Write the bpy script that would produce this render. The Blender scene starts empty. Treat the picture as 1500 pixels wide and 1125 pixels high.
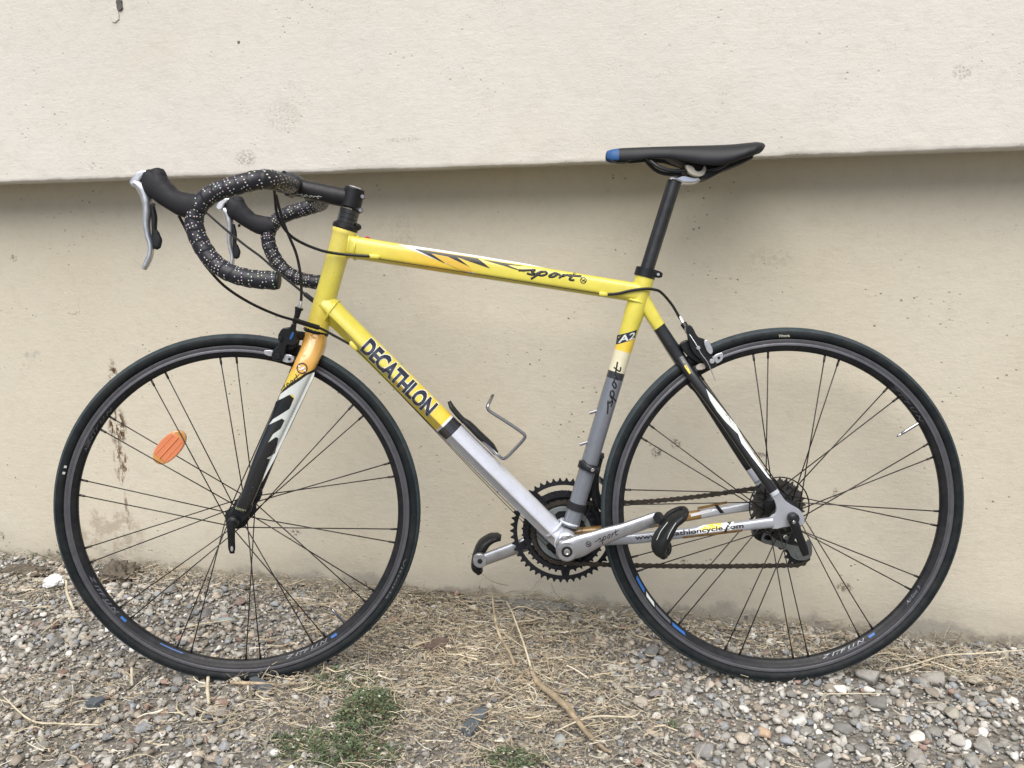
import bpy, bmesh, math, random
import numpy as np
from mathutils import Vector, Matrix, noise

random.seed(7); RNG = np.random.default_rng(11)
sc = bpy.context.scene
COL = sc.collection

# ------------------------------------------------------------------ camera
CAM_H = 0.8890
FOC = 1246.4947
WB, DELTA, RO = 1.0182814, 0.1151882, 0.3382492
M_WC = ((0.97454620, 0.02405073, -0.22289296), (0.22318066, -0.19816744, 0.95442132), (-0.02121560, -0.97987307, -0.19849098))
R_BC = ((0.99978065, -0.01112624, -0.01774415), (-0.00925249, -0.99470131, 0.10238990), (-0.01878934, -0.10220326, -0.99458607))
T_BC = (0.5049608, 0.2324421, 1.5969127)
CAM_M = Matrix(M_WC)                       # camera axes (right, down, forward) -> world (x along wall, y into wall, z up)
cam_d = bpy.data.cameras.new('camera'); cam_d.sensor_width = 36; cam_d.lens = 36*FOC/1500
cam_d.clip_start = .02; cam_d.clip_end = 300
cam = bpy.data.objects.new('camera', cam_d); COL.objects.link(cam); sc.camera = cam
cm = Matrix((CAM_M.col[0], -CAM_M.col[1], -CAM_M.col[2])).transposed().to_4x4(); cm.translation = (0, 0, CAM_H)
cam.matrix_world = cm

# ------------------------------------------------------------------ world, sun, exposure
SUN_EL, SUN_AZ = math.radians(54), math.radians(4)      # azimuth measured from the camera side, towards the left
world = bpy.data.worlds.new('World'); sc.world = world; world.use_nodes = True
wn = world.node_tree.nodes; wl = world.node_tree.links
sky = wn.new('ShaderNodeTexSky'); sky.sky_type = 'NISHITA'; sky.sun_disc = False
sky.sun_elevation = SUN_EL; sky.sun_rotation = math.pi + SUN_AZ*-1
sky.air_density = .8; sky.dust_density = 2.0; sky.ozone_density = .6
wn['Background'].inputs['Strength'].default_value = 0.05
wl.new(sky.outputs[0], wn['Background'].inputs['Color'])
sun_d = bpy.data.lights.new('sun', 'SUN'); sun_d.energy = 2.2; sun_d.angle = math.radians(58); sun_d.color = (1, .965, .915)
sun = bpy.data.objects.new('sun', sun_d); COL.objects.link(sun)
sd = Vector((math.sin(SUN_AZ)*math.cos(SUN_EL), -math.cos(SUN_AZ)*math.cos(SUN_EL), math.sin(SUN_EL)))
sun.rotation_euler = sd.to_track_quat('Z', 'Y').to_euler(); sun.location = sd*5
sc.view_settings.view_transform = 'Standard'; sc.view_settings.look = 'None'
sc.view_settings.gamma = 1; sc.view_settings.use_curve_mapping = False
sc.view_settings.exposure = 1.03

# ------------------------------------------------------------------ bicycle frame of reference
# bike axes: x to the rear, y up in the plane of the wheels, z out of that plane to its left side
RB = Matrix(R_BC); TB = Vector(T_BC)
BIKE = (CAM_M @ RB).to_4x4(); BIKE.translation = CAM_M @ TB + Vector((0, 0, CAM_H))
HA = math.radians(72.5)
_u = Vector((math.cos(HA), math.sin(HA), 0)); _n = Vector((math.sin(HA), -math.cos(HA), 0))
_o = Vector((-WB, 0, 0)) + _n*.045
STEER = Matrix.Translation(_o) @ Matrix.Rotation(DELTA, 4, _u) @ Matrix.Translation(-_o)
STEER_B = Matrix.Translation(_o) @ Matrix.Rotation(.022, 4, _u) @ Matrix.Translation(-_o)      # the stem sits a little askew to the wheel
ORG = Vector((-WB/2, -RO, 0))
_oB = RB.transposed() @ (-TB)
_S3 = STEER.inverted()
def PX(x, y, z=0.):
    """measured photo position -> point of the bicycle lying z metres left of its mid plane"""
    d = RB.transposed() @ Vector(((x-750)/FOC, (y-562.5)/FOC, 1)); s = (z-_oB.z)/d.z
    return _oB + d*s
def PS(x, y, z=0.):
    """the same for the parts that turn with the handlebar"""
    d = RB.transposed() @ Vector(((x-750)/FOC, (y-562.5)/FOC, 1))
    d = _S3.to_3x3() @ d; o = _S3 @ _oB; s = (z-o.z)/d.z
    return o + d*s
_B3 = STEER_B.inverted()
def PH(x, y, z=0.):
    d = _B3.to_3x3() @ (RB.transposed() @ Vector(((x-750)/FOC, (y-562.5)/FOC, 1))); o = _B3 @ _oB; s = (z-o.z)/d.z
    return o + d*s
def GP(x, y, z=0.):
    """measured photo position -> ground point"""
    d = CAM_M @ Vector(((x-750)/FOC, (y-562.5)/FOC, 1)); s = (z-CAM_H)/d.z
    return Vector((d.x*s, d.y*s, z))
def WP(x, y, Y):
    d = CAM_M @ Vector(((x-750)/FOC, (y-562.5)/FOC, 1)); s = Y/d.y
    return Vector((d.x*s, Y, d.z*s+CAM_H))
def px2m(n, z=0.): return n/785.*(1-z/1.56)     # pixels on the bicycle -> metres

# ------------------------------------------------------------------ materials
def mat(name, color, rough=.5, metal=0., coat=0., bump=None, var=0., spec=.5, dust=0.):
    m = bpy.data.materials.new(name); m.use_nodes = True; nt = m.node_tree; b = nt.nodes['Principled BSDF']
    b.inputs['Base Color'].default_value = (*color, 1); b.inputs['Roughness'].default_value = rough
    b.inputs['Metallic'].default_value = metal; b.inputs['Coat Weight'].default_value = coat
    b.inputs['Specular IOR Level'].default_value = spec
    b.inputs['Coat Roughness'].default_value = .12
    tc = nt.nodes.new('ShaderNodeTexCoord')
    if var:
        n = nt.nodes.new('ShaderNodeTexNoise'); n.inputs['Scale'].default_value = 55; n.inputs['Detail'].default_value = 5
        nt.links.new(tc.outputs['Object'], n.inputs['Vector'])
        r = nt.nodes.new('ShaderNodeMapRange'); r.inputs[1].default_value = .3; r.inputs[2].default_value = .7
        r.inputs[3].default_value = 1-var; r.inputs[4].default_value = 1+var
        nt.links.new(n.outputs[0], r.inputs[0])
        mx = nt.nodes.new('ShaderNodeVectorMath'); mx.operation = 'SCALE'; mx.inputs[0].default_value = color
        nt.links.new(r.outputs[0], mx.inputs['Scale']); nt.links.new(mx.outputs[0], b.inputs['Base Color'])
        r2 = nt.nodes.new('ShaderNodeMapRange'); r2.inputs[3].default_value = max(.02, rough-.12); r2.inputs[4].default_value = min(1, rough+.18)
        n2 = nt.nodes.new('ShaderNodeTexNoise'); n2.inputs['Scale'].default_value = 130; nt.links.new(tc.outputs['Object'], n2.inputs['Vector'])
        nt.links.new(n2.outputs[0], r2.inputs[0]); nt.links.new(r2.outputs[0], b.inputs['Roughness'])
    if dust:      # dried road dirt in patches
        n = nt.nodes.new('ShaderNodeTexNoise'); n.inputs['Scale'].default_value = 34; n.inputs['Detail'].default_value = 7; n.inputs['Roughness'].default_value = .75
        nt.links.new(tc.outputs['Object'], n.inputs['Vector'])
        r = nt.nodes.new('ShaderNodeMapRange'); r.inputs[1].default_value = .42; r.inputs[2].default_value = .78; r.inputs[3].default_value = 0; r.inputs[4].default_value = dust
        nt.links.new(n.outputs[0], r.inputs[0]); m2 = nt.nodes.new('ShaderNodeMix'); m2.data_type = 'RGBA'; nt.links.new(r.outputs[0], m2.inputs[0])
        if b.inputs['Base Color'].links: nt.links.new(b.inputs['Base Color'].links[0].from_socket, m2.inputs[6])
        else: m2.inputs[6].default_value = (*color, 1)
        m2.inputs[7].default_value = (.17, .155, .13, 1); nt.links.new(m2.outputs[2], b.inputs['Base Color'])
    if bump:
        n = nt.nodes.new('ShaderNodeTexNoise'); n.inputs['Scale'].default_value = bump[0]; n.inputs['Detail'].default_value = 3
        nt.links.new(tc.outputs['Object'], n.inputs['Vector'])
        bp = nt.nodes.new('ShaderNodeBump'); bp.inputs['Distance'].default_value = bump[1]
        nt.links.new(n.outputs[0], bp.inputs['Height']); nt.links.new(bp.outputs[0], b.inputs['Normal'])
    return m

def zones(name, p0, p1, stops, rough=.3, coat=.5, const=True, extra=None):
    """paint whose colour changes along the line p0 -> p1 in the object's own space. stops: (t, colour, metallic)"""
    m = bpy.data.materials.new(name); m.use_nodes = True; nt = m.node_tree; b = nt.nodes['Principled BSDF']
    L = nt.links.new
    tc = nt.nodes.new('ShaderNodeTexCoord'); d = Vector(p1)-Vector(p0)
    s = nt.nodes.new('ShaderNodeVectorMath'); s.operation = 'SUBTRACT'; s.inputs[1].default_value = p0; L(tc.outputs['Object'], s.inputs[0])
    dt = nt.nodes.new('ShaderNodeVectorMath'); dt.operation = 'DOT_PRODUCT'; dt.inputs[1].default_value = d/d.length_squared; L(s.outputs[0], dt.inputs[0])
    for k, inp in ((1, 'Base Color'), (2, 'Metallic')):
        r = nt.nodes.new('ShaderNodeValToRGB'); cr = r.color_ramp; cr.interpolation = 'CONSTANT' if (const or k == 2) else 'LINEAR'
        while len(cr.elements) < len(stops): cr.elements.new(.5)
        for e, st in zip(cr.elements, stops):
            e.position = st[0]; e.color = (*st[1], 1) if k == 1 else (st[2],)*3+(1,)
        L(dt.outputs['Value'], r.inputs[0])
        if k == 1:
            n = nt.nodes.new('ShaderNodeTexNoise'); n.inputs['Scale'].default_value = 40; n.inputs['Detail'].default_value = 6; n.inputs['Roughness'].default_value = .7
            L(tc.outputs['Object'], n.inputs['Vector'])
            mr = nt.nodes.new('ShaderNodeMapRange'); mr.inputs[1].default_value = .3; mr.inputs[2].default_value = .75; mr.inputs[3].default_value = 1.04; mr.inputs[4].default_value = .88
            L(n.outputs[0], mr.inputs[0])
            v = nt.nodes.new('ShaderNodeVectorMath'); v.operation = 'SCALE'; L(r.outputs[0], v.inputs[0]); L(mr.outputs[0], v.inputs['Scale'])
            # small chips and scuffs in the paint
            n3 = nt.nodes.new('ShaderNodeTexNoise'); n3.inputs['Scale'].default_value = 95; n3.inputs['Detail'].default_value = 2; L(tc.outputs['Object'], n3.inputs['Vector'])
            g = nt.nodes.new('ShaderNodeMapRange'); g.inputs[1].default_value = .735; g.inputs[2].default_value = .765; L(n3.outputs[0], g.inputs[0])
            mx = nt.nodes.new('ShaderNodeMix'); mx.data_type = 'RGBA'; L(g.outputs[0], mx.inputs[0]); L(v.outputs[0], mx.inputs[6]); mx.inputs[7].default_value = (.13, .12, .1, 1)
            L(mx.outputs[2], b.inputs[inp])
        else: L(r.outputs[0], b.inputs[inp])
    b.inputs['Roughness'].default_value = rough; b.inputs['Coat Weight'].default_value = coat; b.inputs['Coat Roughness'].default_value = .15
    return m

YEL = (.68, .60, .085); GOLD = (.72, .42, .045); SILV = (.62, .64, .70); BLK = (.010, .011, .013); WHT = (.74, .75, .74); BLUEGREY = (.30, .33, .38)
M_black = mat('black_paint', BLK, .36, 0, .15, var=.1, spec=.3)
M_satin = mat('satin_black_alloy', (.012, .012, .014), .42, .1, 0, var=.15, spec=.35)
M_rubber = mat('hood_rubber', (.016, .016, .019), .6, bump=(900, .0002), var=.12, spec=.28)
M_plastic = mat('black_plastic', (.012, .013, .014), .45, var=.1, spec=.3)
M_cable = mat('cable_housing', (.012, .012, .012), .42, spec=.35)
M_wire = mat('bright_steel_wire', (.36, .36, .38), .24, 1)
M_alloy = mat('brushed_alloy', (.62, .63, .66), .34, .9, var=.08)
M_crank = mat('anodised_crank', (.46, .47, .50), .32, .85, .2, var=.08, dust=.18)
M_chrome = mat('polished_steel', (.75, .75, .76), .2, 1)
M_spoke = mat('black_spoke', (.035, .033, .030), .4, .5)
M_chain = mat('oily_chain', (.060, .050, .040), .5, .65, bump=(700, .0002), var=.3)
M_ring = mat('black_chainring', (.014, .015, .019), .42, .3, var=.25, spec=.35)
M_sprocket = mat('sprocket_steel', (.10, .095, .09), .42, .8, var=.3)
M_greydisc = mat('smoked_disc', (.16, .18, .175), .4, .2, var=.1)
M_silverpaint = mat('silver_paint', SILV, .28, .25, .5, var=.05)
M_yellow = mat('yellow_paint', YEL, .3, 0, .5, var=.05)
M_ink = mat('black_print', (.012, .012, .015), .35)
M_navy = mat('navy_print', (.030, .035, .055), .3, .2)
M_white = mat('white_print', (.78, .79, .80), .4)
M_cream = mat('cream_print', (.72, .70, .58), .4)
M_paleprint = mat('pale_grey_print', (.60, .63, .60), .4)
M_goldprint = mat('gold_print', (.66, .43, .06), .35)
M_yelprint = mat('yellow_print', (.82, .60, .05), .35)
M_tyre_side = mat('tyre_sidewall', (.008, .011, .013), .58, bump=(500, .0002), var=.15, spec=.22, dust=.10)
M_tyre_tread = mat('tyre_tread', (.034, .048, .056), .66, bump=(1500, .0003), var=.2, spec=.25, dust=.16)
M_track = mat('brake_track', (.115, .115, .130), .42, .6, var=.12, dust=.12)
M_rim = mat('black_rim', (.011, .012, .015), .42, .1, var=.15, spec=.3, dust=.12)
M_blue = mat('blue_print', (.03, .13, .40), .4)
M_pad = mat('brake_pad', (.42, .39, .33), .5, .1)
M_gilt = mat('worn_gold_paint', (.25, .15, .05), .42, .2, .2, var=.35)
M_red = mat('red_print', (.45, .03, .03), .4)

# ------------------------------------------------------------------ object helpers
def link(name, me, parent=None, mats=None, local=None):
    o = bpy.data.objects.new(name, me); COL.objects.link(o)
    if mats is not None and me is not None and len(me.materials) == 0:
        for m in (mats if isinstance(mats, (list, tuple)) else [mats]): me.materials.append(m)
    if parent: o.parent = parent
    if local is not None: o.matrix_local = local
    return o
def tag(o, label=None, cat=None, group=None, kind=None):
    if label: o['label'] = label
    if cat: o['category'] = cat
    if group: o['group'] = group
    if kind: o['kind'] = kind
    return o
def mesh(name, V, F, smooth=True, mi=None, uv=None):
    me = bpy.data.meshes.new(name); me.from_pydata([tuple(v) for v in V], [], F)
    if smooth: me.polygons.foreach_set('use_smooth', [True]*len(me.polygons))
    if mi is not None: me.polygons.foreach_set('material_index', mi)
    if uv is not None:
        l = me.uv_layers.new(name='UVMap')
        idx = np.empty(len(me.loops), dtype=np.int32); me.loops.foreach_get('vertex_index', idx)
        l.data.foreach_set('uv', np.asarray(uv, dtype=np.float32)[idx].ravel())
    me.update(); return me
def join(name, parts, smooth=True):
    """several (V, F) -> one mesh"""
    V = []; F = []
    for v, f in parts:
        k = len(V); V += [tuple(q) for q in v]; F += [tuple(i+k for i in g) for g in f]
    return mesh(name, V, F, smooth)
def catmull(P, n=8):
    P = [Vector(p) for p in P]; out = []
    Q = [P[0]*2-P[1]] + P + [P[-1]*2-P[-2]]
    for i in range(1, len(Q)-2):
        a, b, c, d = Q[i-1:i+3]
        for k in range(n):
            t = k/n
            out.append(.5*((2*b)+(c-a)*t+(2*a-5*b+4*c-d)*t*t+(3*b-a-3*c+d)*t**3))
    out.append(P[-1]); return out
def lerp_list(R, n):
    """values at the control points -> values for n catmull steps each"""
    out = []
    for a, b in zip(R[:-1], R[1:]):
        for k in range(n):
            t = k/n; t = t*t*(3-2*t)
            out.append((a[0]*(1-t)+b[0]*t, a[1]*(1-t)+b[1]*t) if isinstance(a, tuple) else a*(1-t)+b*t)
    out.append(R[-1]); return out
CIRC = [(math.cos(2*math.pi*k/20), math.sin(2*math.pi*k/20)) for k in range(20)]
def superell(e, n=28):
    out = []
    for k in range(n):
        a = 2*math.pi*k/n; c, s = math.cos(a), math.sin(a)
        out.append((math.copysign(abs(c)**(2/e), c), math.copysign(abs(s)**(2/e), s)))
    return out
def smoothpoly(P, n=4):
    N = len(P); out = []
    for i in range(N):
        a, b, c, d = (Vector(P[(i+j) % N]) for j in (-1, 0, 1, 2))
        for k in range(n):
            t = k/n; v = .5*((2*b)+(c-a)*t+(2*a-5*b+4*c-d)*t*t+(3*b-a-3*c+d)*t**3); out.append((v.x, v.y))
    return out
class Sweep:
    """a tube along a path; the section's first axis lies in the bike plane, the second points out of it"""
    def __init__(s, pts, rad, sec=CIRC, steps=0, caps=True, free=False, rmod=None):
        rad = [r if isinstance(r, tuple) else (r, r) for r in (rad if isinstance(rad, list) else [rad]*len(pts))]
        if steps: s.P = catmull(pts, steps); s.R = lerp_list(rad, steps)
        else: s.P = [Vector(p) for p in pts]; s.R = rad
        s.sec = sec; N = len(sec); V = []; F = []; UV = []; L = 0
        Z = Vector((0, 0, 1)); prev = None; s.frames = []
        for i, p in enumerate(s.P):
            t = (s.P[min(i+1, len(s.P)-1)]-s.P[max(i-1, 0)]).normalized()
            if free:
                w = (prev if prev is not None else (Z if abs(t.z) < .9 else Vector((1, 0, 0))))
                w = (w-t*w.dot(t)).normalized(); prev = w
            else: w = (Z-t*Z.dot(t)).normalized()
            u = w.cross(t).normalized(); s.frames.append((u, w, t))
            if i: L += (p-s.P[i-1]).length
            for k, (a, b) in enumerate(sec):
                m = rmod(L, k/N) if rmod else 1
                V.append(p+u*a*s.R[i][0]*m+w*b*s.R[i][1]*m); UV.append((L, k/N))
        for i in range(len(s.P)-1):
            for k in range(N):
                F.append((i*N+k, i*N+(k+1) % N, (i+1)*N+(k+1) % N, (i+1)*N+k))
        if caps:
            F.append(tuple(range(N))[::-1]); F.append(tuple(range((len(s.P)-1)*N, len(s.P)*N)))
        s.V, s.F, s.UV = V, F, UV
    def me(s, name, mi=None): return mesh(name, s.V, s.F, True, mi, s.UV)
    def surf(s, x, y):
        """height of the left-hand surface above the bike plane at (x, y)"""
        best = None
        for i in range(len(s.P)-1):
            a, b = s.P[i], s.P[i+1]; ab = Vector((b.x-a.x, b.y-a.y)); q = Vector((x-a.x, y-a.y)); l2 = ab.length_squared
            if l2 < 1e-12: continue
            t = max(0, min(1, q.dot(ab)/l2)); d = (q-ab*t).length
            if best is None or d < best[0]: best = (d, i, t)
        _, i, t = best; a, b = s.P[i], s.P[i+1]; c = a.lerp(b, t)
        u = s.frames[i][0]; rp = s.R[i][0]*(1-t)+s.R[i+1][0]*t; rq = s.R[i][1]*(1-t)+s.R[i+1][1]*t
        pv = ((x-c.x)*u.x+(y-c.y)*u.y)/rp; pv = max(-.97, min(.97, pv)); h = 0
        S = s.sec; N = len(S)
        for k in range(N):
            (p0, q0), (p1, q1) = S[k], S[(k+1) % N]
            if (p0-pv)*(p1-pv) <= 0 and abs(p1-p0) > 1e-9:
                h = max(h, q0+(q1-q0)*(pv-p0)/(p1-p0))
        return c.z+h*rq
def shade(o, ang=35):
    """smooth where the surface is smooth, sharp at real edges"""
    me = o.data; bm = bmesh.new(); bm.from_mesh(me)
    for e in bm.edges:
        if len(e.link_faces) == 2 and e.calc_face_angle(0) > math.radians(ang): e.smooth = False
    bm.to_mesh(me); bm.free(); return o
def tube(name, pts, rad, m, parent, sec=CIRC, steps=0, free=False, caps=True, rmod=None, local=None):
    s = Sweep(pts, rad, sec, steps, caps, free, rmod); o = link(name, s.me(name), parent, m, local); shade(o); o_s[o.name] = s; return o
o_s = {}
def lathe_vf(c, prof, n=48, axis=2):
    """prof: (radius, z); closed if first == last"""
    V = []; F = []; closed = prof[0] == prof[-1]; pr = prof[:-1] if closed else prof; K = len(pr)
    for k in range(n):
        a = 2*math.pi*k/n
        for r, z in pr: V.append((c[0]+r*math.cos(a), c[1]+r*math.sin(a), c[2]+z))
    for k in range(n):
        k2 = (k+1) % n
        for i in range(K if closed else K-1):
            j = (i+1) % K; F.append((k*K+i, k2*K+i, k2*K+j, k*K+j))
    if not closed:
        F.append(tuple(k*K for k in range(n))[::-1]); F.append(tuple(k*K+K-1 for k in range(n)))
    return V, F
def lathe(name, c, prof, m, parent, n=48, mi=None, local=None):
    V, F = lathe_vf(c, prof, n); K = len(prof)-1
    idx = None
    if mi: idx = [mi[i % len(mi)] for i in range(len(F))]
    o = link(name, mesh(name, V, F, True, idx), parent, m, local); return shade(o, 40)
def disc(name, c, r, h, m, parent, n=24, bev=.15):
    b = min(r, h)*bev; return lathe(name, c, [(r-b, -h/2), (r, -h/2+b), (r, h/2-b), (r-b, h/2)], m, parent, n)
def plate(name, loops, z0, z1, m, parent, bevel=.0006, smoothn=0, local=None):
    """flat piece in the bike plane; loops: outline first, then holes, as (x, y) points"""
    cu = bpy.data.curves.new(name, 'CURVE'); cu.dimensions = '2D'; cu.fill_mode = 'BOTH'
    cu.extrude = max(1e-5, (z1-z0)/2-bevel); cu.bevel_depth = bevel; cu.bevel_resolution = 1; cu.offset = -bevel
    for lp in loops:
        if smoothn: lp = smoothpoly([(p[0], p[1]) for p in lp], smoothn)
        sp = cu.splines.new('POLY'); sp.points.add(len(lp)-1); sp.use_cyclic_u = True
        for q, p in zip(sp.points, lp): q.co = (p[0], p[1], 0, 1)
    t = bpy.data.objects.new('t', cu); me = bpy.data.meshes.new_from_object(t); bpy.data.objects.remove(t); bpy.data.curves.remove(cu)
    me.transform(Matrix.Translation((0, 0, (z0+z1)/2))); me.name = name; me.materials.clear()
    o = link(name, me, parent, m, local); return shade(o, 30)
def lift(me, sw, eps, squash=None, cut=.0022):
    """lay a flat mesh onto the side of a swept tube"""
    if squash is None:
        bm = bmesh.new(); bm.from_mesh(me)
        xs = [v.co.x for v in bm.verts]; ys = [v.co.y for v in bm.verts]
        for ax, lo, hi in ((0, min(xs), max(xs)), (1, min(ys), max(ys))):
            k = lo+cut
            while k < hi:
                co = Vector((k, 0, 0)) if ax == 0 else Vector((0, k, 0)); no = Vector((1, 0, 0)) if ax == 0 else Vector((0, 1, 0))
                bmesh.ops.bisect_plane(bm, geom=bm.verts[:]+bm.edges[:]+bm.faces[:], plane_co=co, plane_no=no); k += cut
        bm.to_mesh(me); bm.free()
    for v in me.vertices:
        z = sw.surf(v.co.x, v.co.y)+eps
        v.co.z = z+(v.co.z*squash if squash else 0)
    me.update()
def flat(loops):
    cu = bpy.data.curves.new('f', 'CURVE'); cu.dimensions = '2D'; cu.fill_mode = 'BOTH'
    for lp in loops:
        sp = cu.splines.new('POLY'); sp.points.add(len(lp)-1); sp.use_cyclic_u = True
        for q, p in zip(sp.points, lp): q.co = (p[0], p[1], 0, 1)
    t = bpy.data.objects.new('t', cu); me = bpy.data.meshes.new_from_object(t); bpy.data.objects.remove(t); bpy.data.curves.remove(cu); return me
def surfpt(f, sw, x, y):
    z = .015
    for _ in range(5): p = f(x, y, z); z = sw.surf(p.x, p.y)
    return (p.x, p.y)
def decal(name, part, polys, m, f=PX, eps=.0004):
    sw = o_s[part.name]
    me = flat([[surfpt(f, sw, *q) for q in pl] for pl in polys]); lift(me, sw, eps); me.materials.clear()
    return link(name, me, part, m)
def text_me(s, off=0., shear=0., space=1.):
    cu = bpy.data.curves.new('t', 'FONT'); cu.body = s; cu.offset = off; cu.shear = shear; cu.space_character = space; cu.resolution_u = 4
    t = bpy.data.objects.new('t', cu); me = bpy.data.meshes.new_from_object(t); bpy.data.objects.remove(t); bpy.data.curves.remove(cu); me.materials.clear(); return me
def lettering(name, part, s, o, r, u, m, f=PX, off=0., eps=.0004, shear=0., ref=None, flatz=None, space=1.):
    """text whose box spans photo points o (lower left), r (lower right), u (upper left)"""
    me = text_me(s, off, shear, space); base = text_me(s, 0, shear, space)
    xs = [v.co.x for v in base.vertices]; ys = [v.co.y for v in base.vertices]
    x0, x1, y0, y1 = min(xs), max(xs), min(ys), max(ys)
    if flatz is None:
        sw = o_s[part.name]; O, Rr, U = (Vector(surfpt(f, sw, *q)) for q in (o, r, u))
    else: O, Rr, U = (Vector(f(q[0], q[1], flatz).xy) for q in (o, r, u))
    for v in me.vertices:
        q = O+(Rr-O)*((v.co.x-x0)/(x1-x0))+(U-O)*((v.co.y-y0)/(y1-y0)); v.co = (q.x, q.y, 0)
    if flatz is None: lift(me, sw, eps)
    else:
        for v in me.vertices: v.co.z = flatz+eps
    return link(name, me, part, m)
SCRIPT = [[(-1.3, .45), (-.5, .72), (.25, 1.05), (.05, .55), (.42, .22), (.2, -.05), (-.35, .1)],
          [(.55, .15), (1.0, 1.0), (.75, .1), (.35, -1.0)], [(.92, .75), (1.35, 1.0), (1.6, .6), (1.25, .08), (.85, .12)],
          [(1.95, .35), (2.3, .95), (2.65, .85), (2.45, .25), (2.05, .05), (1.92, .4)], [(2.6, .85), (3.0, .8)],
          [(3.0, .05), (3.3, .95), (3.2, .5), (3.6, .95), (3.95, .85)], [(4.35, 1.6), (4.1, .5), (4.15, .05), (4.6, .1)], [(3.85, 1.0), (4.5, 1.02), (5.1, 1.12)]]
def script(name, part, o, r, u, m, w=.0007, f=PX, flatz=None, eps=.0002):
    """the handwritten word 'sport' laid on a part"""
    cu = bpy.data.curves.new(name, 'CURVE'); cu.dimensions = '3D'; cu.bevel_depth = w; cu.bevel_resolution = 1
    if flatz is None:
        sw = o_s[part.name]; O, Rr, U = (Vector(surfpt(f, sw, *q)) for q in (o, r, u))
    else: O, Rr, U = (Vector(f(q[0], q[1], flatz).xy) for q in (o, r, u))
    for st in SCRIPT:
        st = catmull([(a, b, 0) for a, b in st], 4)
        sp = cu.splines.new('POLY'); sp.points.add(len(st)-1)
        for q, p in zip(sp.points, st):
            c = O+(Rr-O)*((p[0]+1.3)/6.4)+(U-O)*p[1]; q.co = (c.x, c.y, 0, 1)
    t = bpy.data.objects.new('t', cu); me = bpy.data.meshes.new_from_object(t); bpy.data.objects.remove(t); bpy.data.curves.remove(cu); me.materials.clear()
    if flatz is None: lift(me, sw, eps, squash=.25)
    else:
        for v in me.vertices: v.co.z = v.co.z*.25+flatz+eps
    return link(name, me, part, m)

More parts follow.
